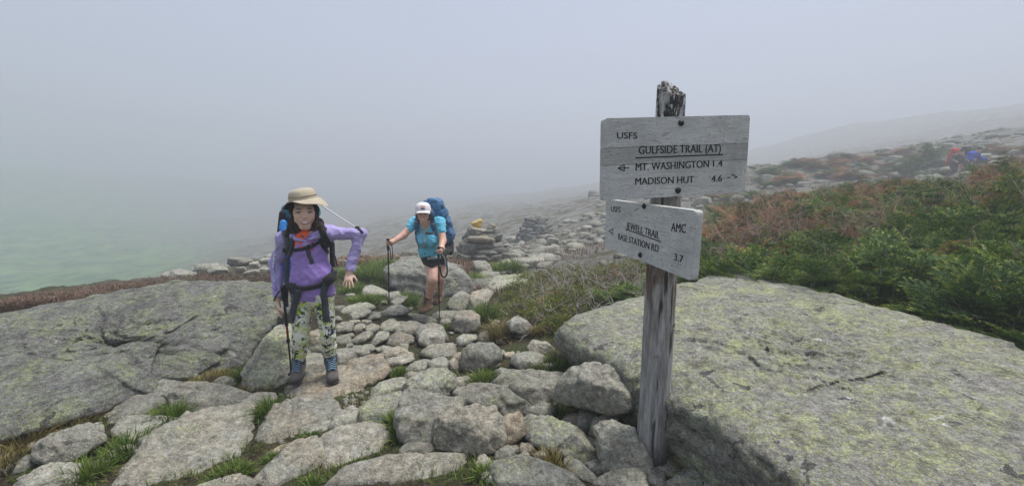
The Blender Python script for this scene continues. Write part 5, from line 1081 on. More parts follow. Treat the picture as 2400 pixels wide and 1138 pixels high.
class Surf:
    """lays straps and trim on the clothed figure along lines of sight"""
    def __init__(s, parts):
        Vs, Fs, k = [], [], 0
        for V, Fq in parts: Vs.append(V); Fs.append(Fq + k); k += len(V)
        V = np.concatenate(Vs); s.b = BVHTree.FromPolygons([tuple(v) for v in V], [tuple(int(i) for i in f) for f in np.concatenate(Fs)])
    def hit(s, px, py, off=.006):
        r = ray(px, py); r = r / np.linalg.norm(r); h = s.b.ray_cast(Vector(EYE), Vector(r))
        if h[0] is None: return None
        n = np.array(h[1][:]); n = n if n @ r < 0 else -n; return np.array(h[0][:]) + n * off, n
    def strap(s, pix, width, thick, n=24, off=.005, fall=None):
        pix = spline(np.array([(a, b, 0) for a, b in pix], float), n)[:, :2]; P, N = [], []
        for px, py in pix:
            h = s.hit(px, py, off)
            if h is None:
                if fall is None: continue
                h = (aty(px, py, fall), V3(0, -1, .1))
            P.append(h[0]); N.append(h[1])
        if len(P) < 4: P, N = [aty(px, py, GY - .06) for px, py in pix], [V3(0, -1, .1)] * len(pix)
        P, N = np.array(P), np.array(N)
        for _ in range(3): P[1:-1] = (P[:-2] + 2 * P[1:-1] + P[2:]) / 4; N[1:-1] = N[:-2] + 2 * N[1:-1] + N[2:]; N /= np.linalg.norm(N, axis=1)[:, None]
        return ribbon(P, width, thick, None, N)
def part(root, base, name, m, mat, smooth=True, label=None):
    o = link(name, m.mesh(name, mat, smooth), root)
    o.location = -base if root is not None else (0, 0, 0)
    if label: o["label"] = label
    return o
def ball(c, r, n=12, sq=(1, 1, 1)):
    U, Fc, _, _ = ico(3 if n > 10 else 2); return U * r * np.array(sq) + c, [tuple(f) for f in Fc]
def skin_mat(name, a, b):
    t = NT(name, .55); t.p.inputs["Subsurface Weight"].default_value = .12; t.p.inputs["Subsurface Radius"].default_value = (.02, .008, .004)
    return t.out(t.mix(t.ramp(t.noise(28, 4, .6, t.obj), .35, .65), a, b), t.bump(t.noise(300, 2, .6, t.obj), .15, .001))
def cloth_mat(name, c, var=.16, sc=14, weave=420, rough=.85, grad=None):
    t = NT(name, rough); col = t.mix(t.ramp(t.noise(sc, 5, .65, t.obj), .3, .7), tuple(x * (1 - var) for x in c), tuple(min(1, x * (1 + var)) for x in c))
    col = t.mix(t.ramp(t.noise(weave, 2, .7, t.mapped((1, 1, .35), t.obj)), .35, .65, 0, .22), col, tuple(min(1, x * 1.5 + .03) for x in c))
    t.p.inputs["Sheen Weight"].default_value = .15
    return t.out(col, t.bump(t.noise(weave, 2, .7, t.obj), .3, .0015))
M['skin_girl'] = skin_mat("skin_fair", (.72, .45, .345), (.80, .56, .45)); M['skin_woman'] = skin_mat("skin_medium", (.60, .34, .255), (.68, .43, .335))  # plain mottled skin tones, the woman's deeper than the girl's
M['hair'] = NT("dark_brown_hair", .5); t = M['hair']; n = t.ramp(t.noise(60, 4, .7, t.mapped((1, 1, .10), t.obj)), .3, .7); M['hair'] = t.out(t.mix(n, (.010, .007, .006), (.055, .034, .025)), t.bump(n, .9, .006))
M['hair_red'] = NT("auburn_hair", .5); t = M['hair_red']; n = t.ramp(t.noise(60, 4, .7, t.mapped((1, 1, .10), t.obj)), .3, .7); M['hair_red'] = t.out(t.mix(n, (.05, .025, .014), (.15, .08, .045)), t.bump(n, .8, .006))
M['lavender'] = cloth_mat("lavender_fleece", (.36, .30, .56)); M['purple'] = cloth_mat("purple_fleece", (.29, .19, .50), .14, 6); M['orange'] = cloth_mat("orange_shirt", (.80, .12, .045), .08)
t = NT("floral_leggings", .8); p = t.obj; base_ = t.mix(t.ramp(t.noise(20, 3, .6, p), .4, .6), (.60, .62, .44), (.76, .75, .68))
c = t.mix(t.ramp(t.noise(17, 4, .6, p, .4), .545, .60), base_, (.55, .66, .08)); c = t.mix(t.ramp(t.noise(19, 3, .6, t.mapped((1, 1, 1), p, loc=(5, 1, 2)), .3), .60, .62), c, (.045, .17, .05))
nv = t.math('ADD', t.math('MULTIPLY', t.noise(15, 3, .6, t.mapped((1, 1, 1), p, loc=(1, 6, 3))), .55), t.math('MULTIPLY', t.noise(58, 3, .6, p, .5), .60)); c = t.mix(t.ramp(nv, .628, .645), c, (.016, .020, .050)); c = t.mix(t.ramp(t.noise(34, 3, .6, t.mapped((1, 1, 1), p, loc=(9, 2, 7)), .4), .65, .67), c, (.02, .045, .20))
M['leggings'] = t.out(c, t.bump(t.noise(120, 3, .6, p), .2, .002))
M['webbing'] = cloth_mat("slate_webbing", (.040, .046, .060), .2, 40, 600, .7); M['black'] = plain("black_plastic", (.016, .016, .018), .5); M['blackcloth'] = cloth_mat("black_cloth", (.016, .016, .018), .2, 20)
M['tan'] = cloth_mat("tan_canvas", (.40, .345, .255), .10, 10); M['hatblack'] = cloth_mat("black_brim_lining", (.018, .019, .018), .2)
M['packblue'] = cloth_mat("bright_blue_nylon", (.02, .20, .55), .15, 9, 500, .6); M['packteal'] = cloth_mat("teal_nylon", (.03, .20, .30), .15, 9, 500, .6); M['packnavy'] = cloth_mat("blue_nylon", (.035, .125, .25), .2, 8, 500, .6)
M['bootgrey'] = cloth_mat("grey_brown_boot", (.085, .070, .065), .25, 16); M['bootnavy'] = cloth_mat("navy_boot_collar", (.022, .030, .050), .2, 20); M['sole'] = plain("dark_rubber_sole", (.045, .04, .036), .85, .3)
M['laceblue'] = plain("light_blue_lace", (.20, .36, .46), .8); M['boottan'] = cloth_mat("brown_leather_boot", (.19, .115, .06), .3, 18); M['lacebrown'] = plain("brown_lace", (.09, .055, .035), .8)
M['sock'] = cloth_mat("dark_blue_sock", (.05, .06, .085), .3, 40); M['aqua'] = cloth_mat("aqua_shirt", (.115, .44, .60), .10, 10); M['capwhite'] = cloth_mat("white_cap", (.72, .66, .68), .05, 10); M['shortblack'] = cloth_mat("black_shorts", (.014, .014, .016), .25, 14)
M['eyewhite'] = plain("eye_white", (.62, .60, .58), .3, .03); M['iris'] = plain("dark_brown_eye", (.02, .013, .010), .25); M['teeth'] = plain("teeth_white", (.78, .76, .72), .35, .03); M['lip'] = plain("lip_rose", (.50, .21, .175), .5); M['brow'] = plain("dark_eyebrow", (.075, .048, .036), .9); M['browlight'] = plain("brown_eyebrow", (.13, .07, .04), .9)
M['strapgrey'] = plain("pale_grey_strap", (.34, .37, .39), .8); M['polered'] = plain("red_pole_shaft", (.22, .028, .022), .4); M['poleblack'] = plain("black_pole_shaft", (.02, .02, .023), .45); M['polewhite'] = plain("white_rod", (.72, .72, .72), .5); M['steel'] = plain("steel_tip", (.35, .35, .36), .35, .1, 60, 0, 1.0)

def face(limbs, c, s, fw, lab=0):
    """skull, cheeks, jaw, brow, nose and smiling lips; c head centre, s scale, fw facing direction"""
    fw = fw / np.linalg.norm(fw); rt = np.cross(fw, [0, 0, 1.]); rt /= np.linalg.norm(rt); up = np.cross(rt, fw); g = lambda x, y, z: c + (rt * x + fw * y + up * z) * s
    L = limbs; A = lambda a, b, ra, rb, k=.02, fl=1, n=None: L.append(Limb(g(*a), g(*b), ra * s, rb * s, k * s, fl, n, lab))
    A((0, -.012, .030), (0, -.002, .022), .083, .080, .02, .9, rt); A((0, .012, -.02), (0, .022, -.060), .066, .047, .03, .92, rt); A((-.012, .047, -.092), (.012, .047, -.092), .024, .024, .025)
    for q in (-1, 1):
        A((q * .034, .055, -.030), (q * .040, .042, -.045), .026, .024, .022); A((q * .016, .074, .024), (q * .045, .060, .022), .012, .010, .014); A((q * .082, -.012, -.012), (q * .078, -.004, -.040), .013, .008, .006, .6, rt)
    A((0, .078, .008), (0, .093, -.026), .0068, .0092, .010); A((-.009, .084, -.030), (.009, .084, -.030), .009, .009, .006); A((-.020, .074, -.055), (.020, .074, -.055), .011, .011, .012)
    for q in (-1, 1): L.append(Limb(g(q * .033, .094, .004), g(q * .033, .085, .004), .016 * s, .012 * s, .01, 1, None, lab, True))
    return g
def face_parts(root, base, g, s, surf, brow, lidmat, wide=1.0):
    for q in (-1, 1):
        m = MB(); m.add(*ball(g(q * .033, .066, .003), .0115 * s, 12, (1, 1, .66))); e = part(root, base, "eye", m, M['eyewhite']); m = MB(); m.add(*ball(g(q * .032, .0690, .001), .0090 * s, 12, (1, 1, .72))); o = link("iris", m.mesh("iris", M['iris']), e)
        m = MB(); m.add(*tube(spline([g(q * .019, .0775, .005), g(q * .030, .081, .0105), g(q * .040, .0775, .0085), g(q * .049, .069, .002)], 12), .0030 * s, 6)); part(root, base, "eyelid", m, lidmat)
        m = MB(); m.add(*tube(spline([g(q * .016, .0845, .0245), g(q * .033, .0845, .0285), g(q * .053, .067, .0205)], 12), np.concatenate([np.linspace(.0030, .0034, 6), np.linspace(.0032, .0012, 6)]) * s, 6)); part(root, base, "eyebrow", m, brow)
    w = .031 * wide; A = np.linspace(-1, 1, 15); m = MB(); top = [g(w * a, .0875 - .020 * a * a, -.0545 + .012 * a * a) for a in A]; bot = [g(w * a, .0865 - .020 * a * a, -.069 + .0262 * a * a) for a in A]
    m.add(np.array(top + bot), [(i, i + 15, i + 16, i + 1) for i in range(14)]); bk = [p - (g(0, .006, 0) - g(0, 0, 0)) for p in top + bot]; m.add(np.array(bk), [(i, i + 1, i + 16, i + 15) for i in range(14)]); part(root, base, "teeth", m, M['teeth'])
    m = MB(); r = np.sin(np.linspace(.15, np.pi - .15, 15)) * .0018 * s + .0006; m.add(*tube([p + (g(0, .001, .0015) - g(0, 0, 0)) for p in top], r, 6)); m.add(*tube([p + (g(0, .001, -.002) - g(0, 0, 0)) for p in bot], r * 1.2, 6)); part(root, base, "lips", m, M['lip'])
def pole_thing(label, top, tip, joints, strap=None, grip_dir=None, basket=.9):
    """trekking pole: grip, shaft sections (fraction, radius, material), lock collars, basket, tip"""
    top, tip = np.array(top), np.array(tip); root = link("trekking_pole", None, None, tuple(tip)); tag(root, label, "trekking pole"); d = tip - top; at_ = lambda f: top + d * f
    m = MB(); gr = spline([at_(0), at_(.02), at_(.10), at_(.14)], 12); m.add(*tube(gr, [.010, .0165, .0175, .0155, .0145, .0155, .0145, .0155, .0145, .0150, .0140, .0115], 12)); m.add(*ball(at_(.005), .0175, 12)); part(root, tip, "grip", m, M['black'])
    for a, b, r, mat in joints: m = MB(); m.add(*tube([at_(a), at_((a + b) / 2), at_(b)], r, 10)); part(root, tip, "shaft", m, mat)
    for a, b, r, mat in joints[1:]: m = MB(); m.add(*tube([at_(a - .022), at_(a - .012), at_(a + .012), at_(a + .02)], [.0085, .0125, .0125, .0085], 10)); part(root, tip, "lock_collar", m, M['black'])
    m = MB(); m.add(*tube([at_(basket - .004), at_(basket), at_(basket + .006)], [.010, .026, .009], 14)); part(root, tip, "basket", m, M['black']); m = MB(); m.add(*tube([at_(.955), at_(.98), at_(1.0)], [.0055, .005, .002], 8)); part(root, tip, "tip", m, M['steel'])
    if strap is not None: m = MB(); P = spline(strap, 20); T = np.gradient(P, axis=0); N = np.cross(T, [0.2, 1.0, 0.1]); m.add(*ribbon(P, .020, .003, None, N)); part(root, tip, "wrist_strap", m, M['blackcloth'])
    return root
# ------------------------------------------------------------------ the girl
GY = 2.92
def G(px, py, dy=0.0): return aty(px, py, GY + dy)
base = V3(*G(737, 870)); base[2] = 0.0
HC = G(713, 498, -.02); FW = V3(.45, -.89, .02)
anR, anL = G(701, 850, .03), G(776, 846, .03); toeR, toeL = atz(690, 903, .004), atz(782, 901, .004); toeR[2] = toeL[2] = 0.002
knR, knL = G(704, 792, -.03), G(769, 785, -.02); hpR, hpL = G(711, 700, .0), G(758, 692, .0); pel, che = G(733, 668), G(722, 580); ydir = V3(-.36, .93, 0)
shR, shL = G(667, 562, .01), G(766, 545, .01); elR, elL = G(648, 616, .03), G(845, 548, .06); wrR, wrL = G(652, 700, -.07), G(820, 634, .0)
neck = G(715, 548, .01)
torso = [Limb(pel, che, .108, .104, .04, .78, ydir, 0), Limb(che, G(719, 556, .01), .100, .078, .04, .78, ydir, 0), Limb(shR, shL, .043, .043, .05, .95, ydir, 1), Limb(G(714, 690), G(754, 684), .074, .074, .04, 1, ydir, 0)]
armR = [Limb(shR, elR, .038, .030, .03, 1, None, 1), Limb(elR, wrR, .031, .024, .02, 1, None, 1)]; armL = [Limb(shL, elL, .038, .030, .03, 1, None, 1), Limb(elL, wrL, .031, .024, .02, 1, None, 1)]
legs = [Limb(hpR, knR, .074, .046, .03, 1, None, 2), Limb(knR, G(703, 822, .015), .045, .043, .02, 1, None, 2), Limb(G(703, 818, .015), anR, .043, .033, .02, 1, None, 2), Limb(hpL, knL, .070, .044, .03, 1, None, 2), Limb(knL, G(773, 816, .015), .043, .040, .02, 1, None, 2), Limb(G(773, 812, .015), anL, .040, .032, .02, 1, None, 2)]
limbs = [Limb(l.a, l.b, l.ra, l.rb, l.k, l.flat, l.n, 0) for l in torso + armR + armL + legs] + [Limb(G(716, 560, .01), G(714, 525, .01), .045, .042, .02)] + [Limb(anR, anR - V3(0, 0, .05), .030, .025, .02), Limb(anL, anL - V3(0, 0, .05), .030, .025, .02)]
gf = face(limbs, HC, 1.03, FW)
limbs += hand(wrR + (wrR - elR) * .06, G(656, 742, -.07) - wrR, V3(.75, .3, 0), .78, .16, .10, 1 if True else -1, 0)
limbs += hand(wrL + V3(-.004, -.005, -.012), G(817, 662, -.05) - wrL, V3(-.25, .95, .1), .76, .14, .32, 1, 0)
girl, bV, bF = body_mesh("person", limbs, .0045, [M['skin_girl']], relax=1, base=base)
tag(girl, "smiling girl in purple pullover, floral leggings and tan sun hat on the worn brown rock", "person")
# orange shirt at the neck, purple pullover with lavender sleeves and an open zip collar
o, sV, sF = body_mesh("undershirt", [l.grow(.011) for l in torso[:3]] + [Limb(G(716, 562, .010), G(716, 546, .012), .060, .057, .03)], .005, [M['orange']], cuts=[lambda X, Y, Z: Z - (G(716, 541)[2] - .25 * (Y - GY)), lambda X, Y, Z: G(716, 640)[2] - Z], parent=girl, base=base); o.location = (0, 0, 0)
va, vb, vc = G(719, 569), G(697, 540), G(737, 533)
def vcut(X, Y, Z):
    d = np.maximum(np.maximum((vb[0] - va[0]) * (Z - va[2]) - (vb[2] - va[2]) * (X - va[0]), 0) * 0 + ((Z - va[2]) * (vb[0] - va[0]) - (X - va[0]) * (vb[2] - va[2])) / np.hypot(vb[0] - va[0], vb[2] - va[2]), -((Z - va[2]) * (vc[0] - va[0]) - (X - va[0]) * (vc[2] - va[2])) / np.hypot(vc[0] - va[0], vc[2] - va[2]))
    return -np.maximum(d, Y - (GY + .03))
sl = [l.grow(.011) for l in armR[:1]] + [Limb(elR, wrR, .041, .038, .02, 1, None, 1)] + [l.grow(.011) for l in armL[:1]] + [Limb(elL, wrL, .041, .038, .02, 1, None, 1)]
hem = lambda X, Y, Z: (G(730, 694)[2] + .02 * np.sin(X * 14)) - Z
wc = lambda w, d: (lambda X, Y, Z: (X - w[0]) * d[0] + (Y - w[1]) * d[1] + (Z - w[2]) * d[2])
dR, dL = (wrR - elR) / np.linalg.norm(wrR - elR), (wrL - elL) / np.linalg.norm(wrL - elL)
def cuffcut(X, Y, Z):
    a = np.where(Z < elR[2] - .05, wc(wrR, dR)(X, Y, Z), -9) * (X < shR[0] - .0 + .04); b = np.where((X > shL[0] + .03), wc(wrL, dL)(X, Y, Z), -9); return np.maximum(np.where(X < G(676, 660)[0], a, -9), b)
gw = folds(13, .0085, (1, 1, .55)); gs = folds(24, .007, (1, 1, 1.3))
pull, pV, pF = body_mesh("pullover", [l.grow(.018) for l in torso] + [Limb(G(714, 655, -.02), G(748, 648, -.02), .098, .098, .05, .85, ydir, 0)] + sl, .005, [M['purple'], M['lavender']], cuts=[hem, vcut, cuffcut], relax=2, wrinkle=lambda V: gw(V) + .5 * gs(V), parent=girl, base=base)
legc = [l.grow(.006) for l in legs] + [l.grow(.008, 2) for l in torso[:1]] + [l.grow(.007, 2) for l in torso[3:]]
o, lV, lF = body_mesh("leggings", legc, .005, [M['leggings']], cuts=[lambda X, Y, Z: Z - G(730, 676)[2], lambda X, Y, Z: (anL[2] - .035) - Z], relax=1, wrinkle=folds(20, .004, (1, 1, 1.8)), parent=girl, base=base)
for an, toe, nm in ((anR, toeR, 0), (anL, toeL, 1)):
    U_, S_ = boot(an, toe, .084); o, _, _ = body_mesh("boot", U_ , .0045, [M['bootgrey']], relax=1, wrinkle=folds(30, .0025), parent=girl, base=base)
    so, _, _ = body_mesh("sole", S_, .0045, [M['sole'], M['sole']], relax=1, parent=o, base=base)
    body_mesh("ankle_padding", [Limb(an + V3(0, 0, .045), an + V3(0, 0, .01), .047, .050, .01)], .0045, [M['bootnavy']], relax=1, parent=o, base=base, cuts=[lambda X, Y, Z, z=an[2] + .052: Z - z])
    f = toe - an; f[2] = 0; f /= np.linalg.norm(f); c = an + f * .030; body_mesh("tongue", [Limb(c + V3(0, 0, .045), c + f * .055 + V3(0, 0, -.022), .030, .026, .01, .6, f + V3(0, 0, .8))], .0045, [M['bootnavy']], relax=1, parent=o, base=base); laces(o, base, an, toe, .084, M['laceblue'])
# hair
hb = [Limb(gf(0, -.03, .03), gf(0, -.04, -.06), .090, .085, .03), Limb(gf(-.062, .004, .02), G(688, 528, -.03), .030, .032, .03), Limb(G(688, 528, -.03), G(676, 549, -.05), .033, .026, .03), Limb(gf(-.055, -.01, -.02), G(697, 545, -.045), .028, .024, .03), Limb(gf(.060, .004, .02), G(744, 522, -.03), .028, .032, .03), Limb(G(744, 522, -.03), G(757, 537, -.05), .033, .022, .03), Limb(gf(.052, -.01, -.03), G(736, 538, -.035), .028, .02, .03), Limb(gf(0, -.05, -.06), G(716, 550, .07), .085, .08, .03)]
_fc = gf(0, 0, -.035); _fr = np.array([FW[1], -FW[0], 0]) / math.hypot(FW[0], FW[1]); _ff = np.array([FW[0], FW[1], 0]) / math.hypot(FW[0], FW[1])
def facecut(X, Y, Z):
    x = (X - _fc[0]) * _fr[0] + (Y - _fc[1]) * _fr[1]; f = (X - _fc[0]) * _ff[0] + (Y - _fc[1]) * _ff[1]
    return np.minimum((1 - np.sqrt((x / .064) ** 2 + ((Z - _fc[2]) / .092) ** 2)) * .06, f - .012)
o, hV, hF = body_mesh("hair", hb, .0045, [M['hair']], relax=1, wrinkle=lambda V: .006 * (ridged(V * np.array([45, 45, 7]), 2) - 1) + .004 * noise3(V * np.array([90, 90, 10])), parent=girl, base=base, cuts=[facecut])
face_parts(girl, base, gf, 1.03, None, M['brow'], M['brow'], 1.22)
# sun hat: crown and drooping brim lined black
def sun_hat(c, R_, hgt, brim):
    n = 72; A = np.linspace(0, 2 * np.pi, n, endpoint=False); ell = np.stack([np.cos(A) * R_, np.sin(A) * R_ * 1.10], 1); V = []; prof = [(1.0, .0), (1.005, .012), (.98, .03), (.945, .052), (.885, .073), (.77, .090), (.58, .100), (.32, .105), (.05, .106)]
    for q, z in prof: w = 1 + .018 * noise3(np.stack([np.cos(A) * 2.3, np.sin(A) * 2.3, np.full(n, z * 30)], 1)); V.append(np.column_stack([ell * q * w[:, None], np.full(n, z * hgt / .106)]))
    k = len(V); Fc = [(i * n + j, i * n + (j + 1) % n, (i + 1) * n + (j + 1) % n, (i + 1) * n + j) for i in range(k - 1) for j in range(n)] + [tuple((k - 1) * n + j for j in range(n))]
    front = -np.sin(A); side = np.abs(np.cos(A)); top, bot = [], []
    for i in range(9):
        f = i / 8; ext = brim * f * (1.0 + .10 * np.cos(A)); r = ell * (1 + ext[:, None] / R_); drop = brim * (.26 * f + .95 * f * f * (side ** 1.5 * .95 + np.clip(-front, 0, 1) * .7) - .22 * f * f * np.clip(front, 0, 1)) + .006 * f * np.sin(A * 5 + 1); top.append(np.column_stack([r, -drop + .002])); bot.append(np.column_stack([r, -drop - .0025]))
    nb = 9; Fb = [(i * n + j, (i + 1) * n + j, (i + 1) * n + (j + 1) % n, i * n + (j + 1) % n) for i in range(nb - 1) for j in range(n)]
    cr = np.array([v for v in np.concatenate(V)]); return cr, Fc, np.concatenate(top), Fb, np.concatenate(bot), [f[::-1] for f in Fb], [( (nb - 1) * n + j, nb * n + (nb - 1) * n + j, nb * n + (nb - 1) * n + (j + 1) % n, (nb - 1) * n + (j + 1) % n) for j in range(n)]
hc = G(711, 467, -.015); cr, Fc, tp, Fb, bt, Fbb, rim = sun_hat(hc, .091, .080, .052)
Rz = np.array(Matrix.Rotation(math.radians(-7), 3, 'Y')) @ np.array(Matrix.Rotation(math.radians(4), 3, 'X'))
hat = link("sun_hat", None, girl); hat.location = tuple(hc - base)
m = MB(); m.add(cr @ Rz.T, Fc); link("crown", m.mesh("crown", M['tan']), hat)
m = MB(); m.add(tp @ Rz.T, Fb); m.add(np.concatenate([tp, bt]) @ Rz.T, rim); link("brim", m.mesh("brim", M['tan']), hat); m = MB(); m.add(bt @ Rz.T, Fbb); link("brim_lining", m.mesh("brim_lining", M['hatblack']), hat)
m = MB(); A = np.linspace(0, 2 * np.pi, 60); m.add(*tube(np.column_stack([np.cos(A) * .0902, np.sin(A) * .0902 * 1.1, np.full(60, .024)]) @ Rz.T, .0035, 6, False)); link("band", m.mesh("band", plain("tan_seam", (.27, .225, .16), .9)), hat)
# chin cord
S_ = Surf([(pV, pF), (lV, lF), (sV, sF), (bV, bF)])
m = MB(); m.add(*tube(spline([G(694, 528, -.105), G(699, 542, -.12), G(707, 552, -.13), G(714, 560, -.13), G(722, 553, -.13), G(738, 540, -.12), G(746, 526, -.10)], 30), .0018, 5)); m.add(*box(G(709, 553, -.135), (.022, .012, .008))); part(girl, base, "chin_cord", m, plain("brown_cord", (.10, .055, .035), .8))
q1 = lambda x, y: (620 + x / 4.377, 420 + y / 4.377)
for L, w in (([q1(262, 565), q1(300, 600), q1(350, 622), q1(410, 630)], np.linspace(.030, .016, 20)), ([q1(608, 545), q1(575, 578), q1(520, 598), q1(452, 622)], np.linspace(.034, .014, 20))):
    m = MB(); m.add(*S_.strap(L, w, .009, 20, .006)); part(girl, base, "collar", m, M['lavender'])
m = MB(); m.add(*tube(spline([G(715, 563, -.125), G(712, 570, -.13), G(717, 573, -.13), G(721, 568, -.128)], 12), .0022, 5)); part(girl, base, "zip_pull", m, M['strapgrey'])
m = MB(); m.add(*S_.strap([(649, 578), (642, 612), (643, 645), (646, 680)], .020, .0015, 24, .002)); t = NT("white_sleeve_print", .8); pr = t.ramp(t.noise(70, 2, .5, t.mapped((1, 1, .6), t.obj)), .50, .54); part(girl, base, "sleeve_print", m, t.out(t.mix(pr, (.30, .245, .52), (.66, .68, .78))))
# backpack on her shoulders
pk = V3(*G(700, 650, .22)); pack = link("backpack", None, None, tuple(pk)); tag(pack, "blue and black hiking backpack worn by the girl", "backpack")
o, kV, kF = body_mesh("bag", [Limb(G(700, 640, .22), G(697, 540, .24), .115, .115, .04, .8, ydir, 0), Limb(G(677, 640, .2), G(675, 545, .2), .06, .065, .03, 1, None, 0), Limb(G(735, 640, .2), G(727, 545, .2), .06, .06, .03, 1, None, 0)], .007, [M['packblue']], relax=2, wrinkle=folds(12, .008), parent=pack, base=pk)
o, _, _ = body_mesh("lid", [Limb(G(676, 502, .20), G(735, 496, .20), .055, .05, .03, .85, None, 0), Limb(G(671, 488, .18), G(690, 482, .18), .034, .03, .02)], .006, [M['packteal']], relax=2, wrinkle=folds(16, .006), parent=pack, base=pk)
o, _, _ = body_mesh("side_pocket", [Limb(G(667, 645, .14), G(665, 605, .14), .024, .022, .02)], .005, [M['packblue']], relax=2, wrinkle=folds(20, .004), parent=pack, base=pk)
o, _, _ = body_mesh("frame_sheet", [Limb(G(656, 552, .12), G(663, 500, .15), .022, .026, .02)], .005, [M['blackcloth']], relax=2, parent=pack, base=pk)
body_mesh('side_pocket', [Limb(G(665, 545, .10), G(664, 522, .12), .03, .026, .02)], .005, [M['packblue']], relax=2, wrinkle=folds(20, .004), parent=pack, base=pk); body_mesh('side_strap', [Limb(G(780, 620, .10), G(778, 570, .12), .02, .02, .02)], .005, [M['blackcloth']], relax=2, parent=pack, base=pk)
def pstrap(nm, pix, w, th=.005, mat=None, n=26, off=.005, fall=None, root=None, bs=None, surf=None):
    m = MB(); m.add(*(surf or S_).strap(pix, w, th, n, off, fall)); return part(root or pack, pk if bs is None else bs, nm, m, mat or M['webbing'])
q1 = lambda x, y: (620 + x / 4.377, 420 + y / 4.377); q2 = lambda x, y: (600 + x / 4.065, 640 + y / 4.065)
pstrap("shoulder_strap", [q1(205, 490), q1(228, 560), q1(245, 660), q1(240, 740)], .052, .014, M['webbing'], off=.010); pstrap("shoulder_strap", [q1(595, 515), q1(620, 590), q1(645, 670), q1(668, 760)], .046, .014, M['blackcloth'], off=.010)
pstrap("strap_padding", [q1(262, 540), q1(290, 640), q1(275, 740), q1(240, 810)], .030, .010, M['blackcloth']); pstrap("strap_padding", [q1(570, 600), q1(600, 680), q1(650, 750)], .028, .010, M['blackcloth'])
pstrap("load_strap", [q1(222, 800), q1(232, 900), q1(228, 1000), q1(230, 1090), q2(285, 200), q2(290, 320)], .030, .005); pstrap("load_strap", [q1(668, 750), q1(680, 820), q1(692, 900), q1(690, 960)], .022, .005, M['blackcloth'])
pstrap("sternum_strap", [q1(215, 722), q1(300, 725), q1(380, 715), q1(450, 692), q1(540, 652), q1(620, 608)], .024, .006, M['blackcloth']); pstrap("strap_tail", [q1(438, 705), q1(455, 775), q1(475, 820), q1(492, 862)], .026, .004)
for q in (q1(470, 688), q1(500, 672)): h = S_.hit(*q, .012); m = MB(); m.add(*box(h[0], (.026, .012, .030))); part(pack, pk, "buckle", m, M['black'])
h = S_.hit(*q1(240, 722), .014); m = MB(); m.add(*box(h[0], (.040, .012, .028))); part(pack, pk, "buckle", m, M['black']); h = S_.hit(*q1(615, 612), .014); m = MB(); m.add(*box(h[0], (.036, .012, .028))); part(pack, pk, "buckle", m, M['black'])
pstrap("hip_belt", [q2(300, 110), q2(340, 130), q2(420, 142), q2(520, 132), q2(620, 102), q2(690, 66), q2(730, 36)], .036, .008, M['blackcloth'], 34, .008); pstrap("belt_padding", [q2(300, 105), q2(330, 130), q2(375, 145)], .075, .02, M['blackcloth'], 16, .010); pstrap("belt_padding", [q2(660, 90), q2(700, 50), q2(742, 20)], .07, .02, M['blackcloth'], 16, .010)
pstrap("belt_tail", [q2(405, 150), q2(390, 240), q2(368, 340), q2(352, 462)], .050, .005, off=.012); pstrap("belt_tail", [q2(672, 80), q2(650, 180), q2(655, 300), q2(672, 462)], .046, .005, off=.012)
m = MB(); m.add(*tube(spline([G(776, 588, -.02), G(786, 602, -.03), G(789, 622, -.02)], 12), .004, 6)); m.add(*tube(spline([G(672, 486, .2), G(760, 484, .16), G(800, 511, .12), G(838, 536, .085)], 24), .0045, 8)) if False else None; part(pack, pk, "loose_strap", m, M['blackcloth'])
m = MB(); m.add(*tube([G(735, 466, .17), G(768, 491, .15), G(836, 534, .07)], .0050, 8)); rod = part(pack, pk, "rod", m, M['polewhite']); m = MB(); m.add(*tube([G(835, 533, .071), G(842, 538, .045), G(850, 545, .02)], [.011, .013, .008], 8)); m.add(*box(G(838, 535, .06), (.022, .022, .032))); o = link("rod_end", m.mesh("rod_end", M['black']), rod)
# her trekking pole, hanging from the wrist
tp, bt_ = G(663, 672, -.12), atz(684.5, 889, .03)
bt_ = aty(684.5, 889, GY + .02); pole_thing("black and red trekking pole hanging from the girl's wrist by its strap", tp, bt_, [(.13, .38, .0085, M['poleblack']), (.38, .56, .0080, M['polered']), (.56, .96, .0065, M['poleblack'])], [tp + V3(0, 0, -.01), G(655, 682, -.14), G(645, 697, -.12), G(645, 703, -.05), G(656, 698, -.02), tp + V3(0, .02, -.03)], basket=.93)

# ------------------------------------------------------------------ the woman
WY = 5.42
def Wp(px, py, dy=0.0): return aty(px, py, WY + dy)
wb = V3(*Wp(1012, 735)); wb[2] = -.37
HC = Wp(992, 500, -.22); FW = V3(.16, -.98, -.01)
pel, che, neck = Wp(1018, 600, .08), Wp(1003, 553, -.06), Wp(997, 524, -.14)
shR, shL = Wp(972, 521, -.10), Wp(1031, 521, -.10); elR, elL = Wp(946, 551, -.22), Wp(1038, 564, -.22); wrR, wrL = Wp(919, 567, -.36), Wp(1034, 582, -.36)
hpR, hpL = Wp(1012, 616, .04), Wp(1030, 614, .10); knR, knL = Wp(1013, 655, -.20), Wp(1031, 650, .06); anR, anL = Wp(1004, 702, -.06), Wp(1030, 690, .36)
toeR = Wp(986, 736, -.24); toeL = Wp(1018, 716, .16); toeR[2] = max(toeR[2], -.42); yd = V3(.0, 1, .25)
torso = [Limb(pel, che, .135, .135, .05, .78, yd, 0), Limb(che, Wp(1000, 535, -.10), .130, .085, .05, .72, yd, 0), Limb(shR, shL, .058, .058, .05, 1, None, 0), Limb(Wp(990, 561, -.16), Wp(991, 563, -.16), .074, .074, .04, 1, None, 0), Limb(Wp(1014, 561, -.16), Wp(1014, 563, -.16), .074, .074, .04, 1, None, 0), Limb(Wp(1007, 588, -.02), Wp(1012, 600, .02), .135, .135, .05, .85, yd, 0)]
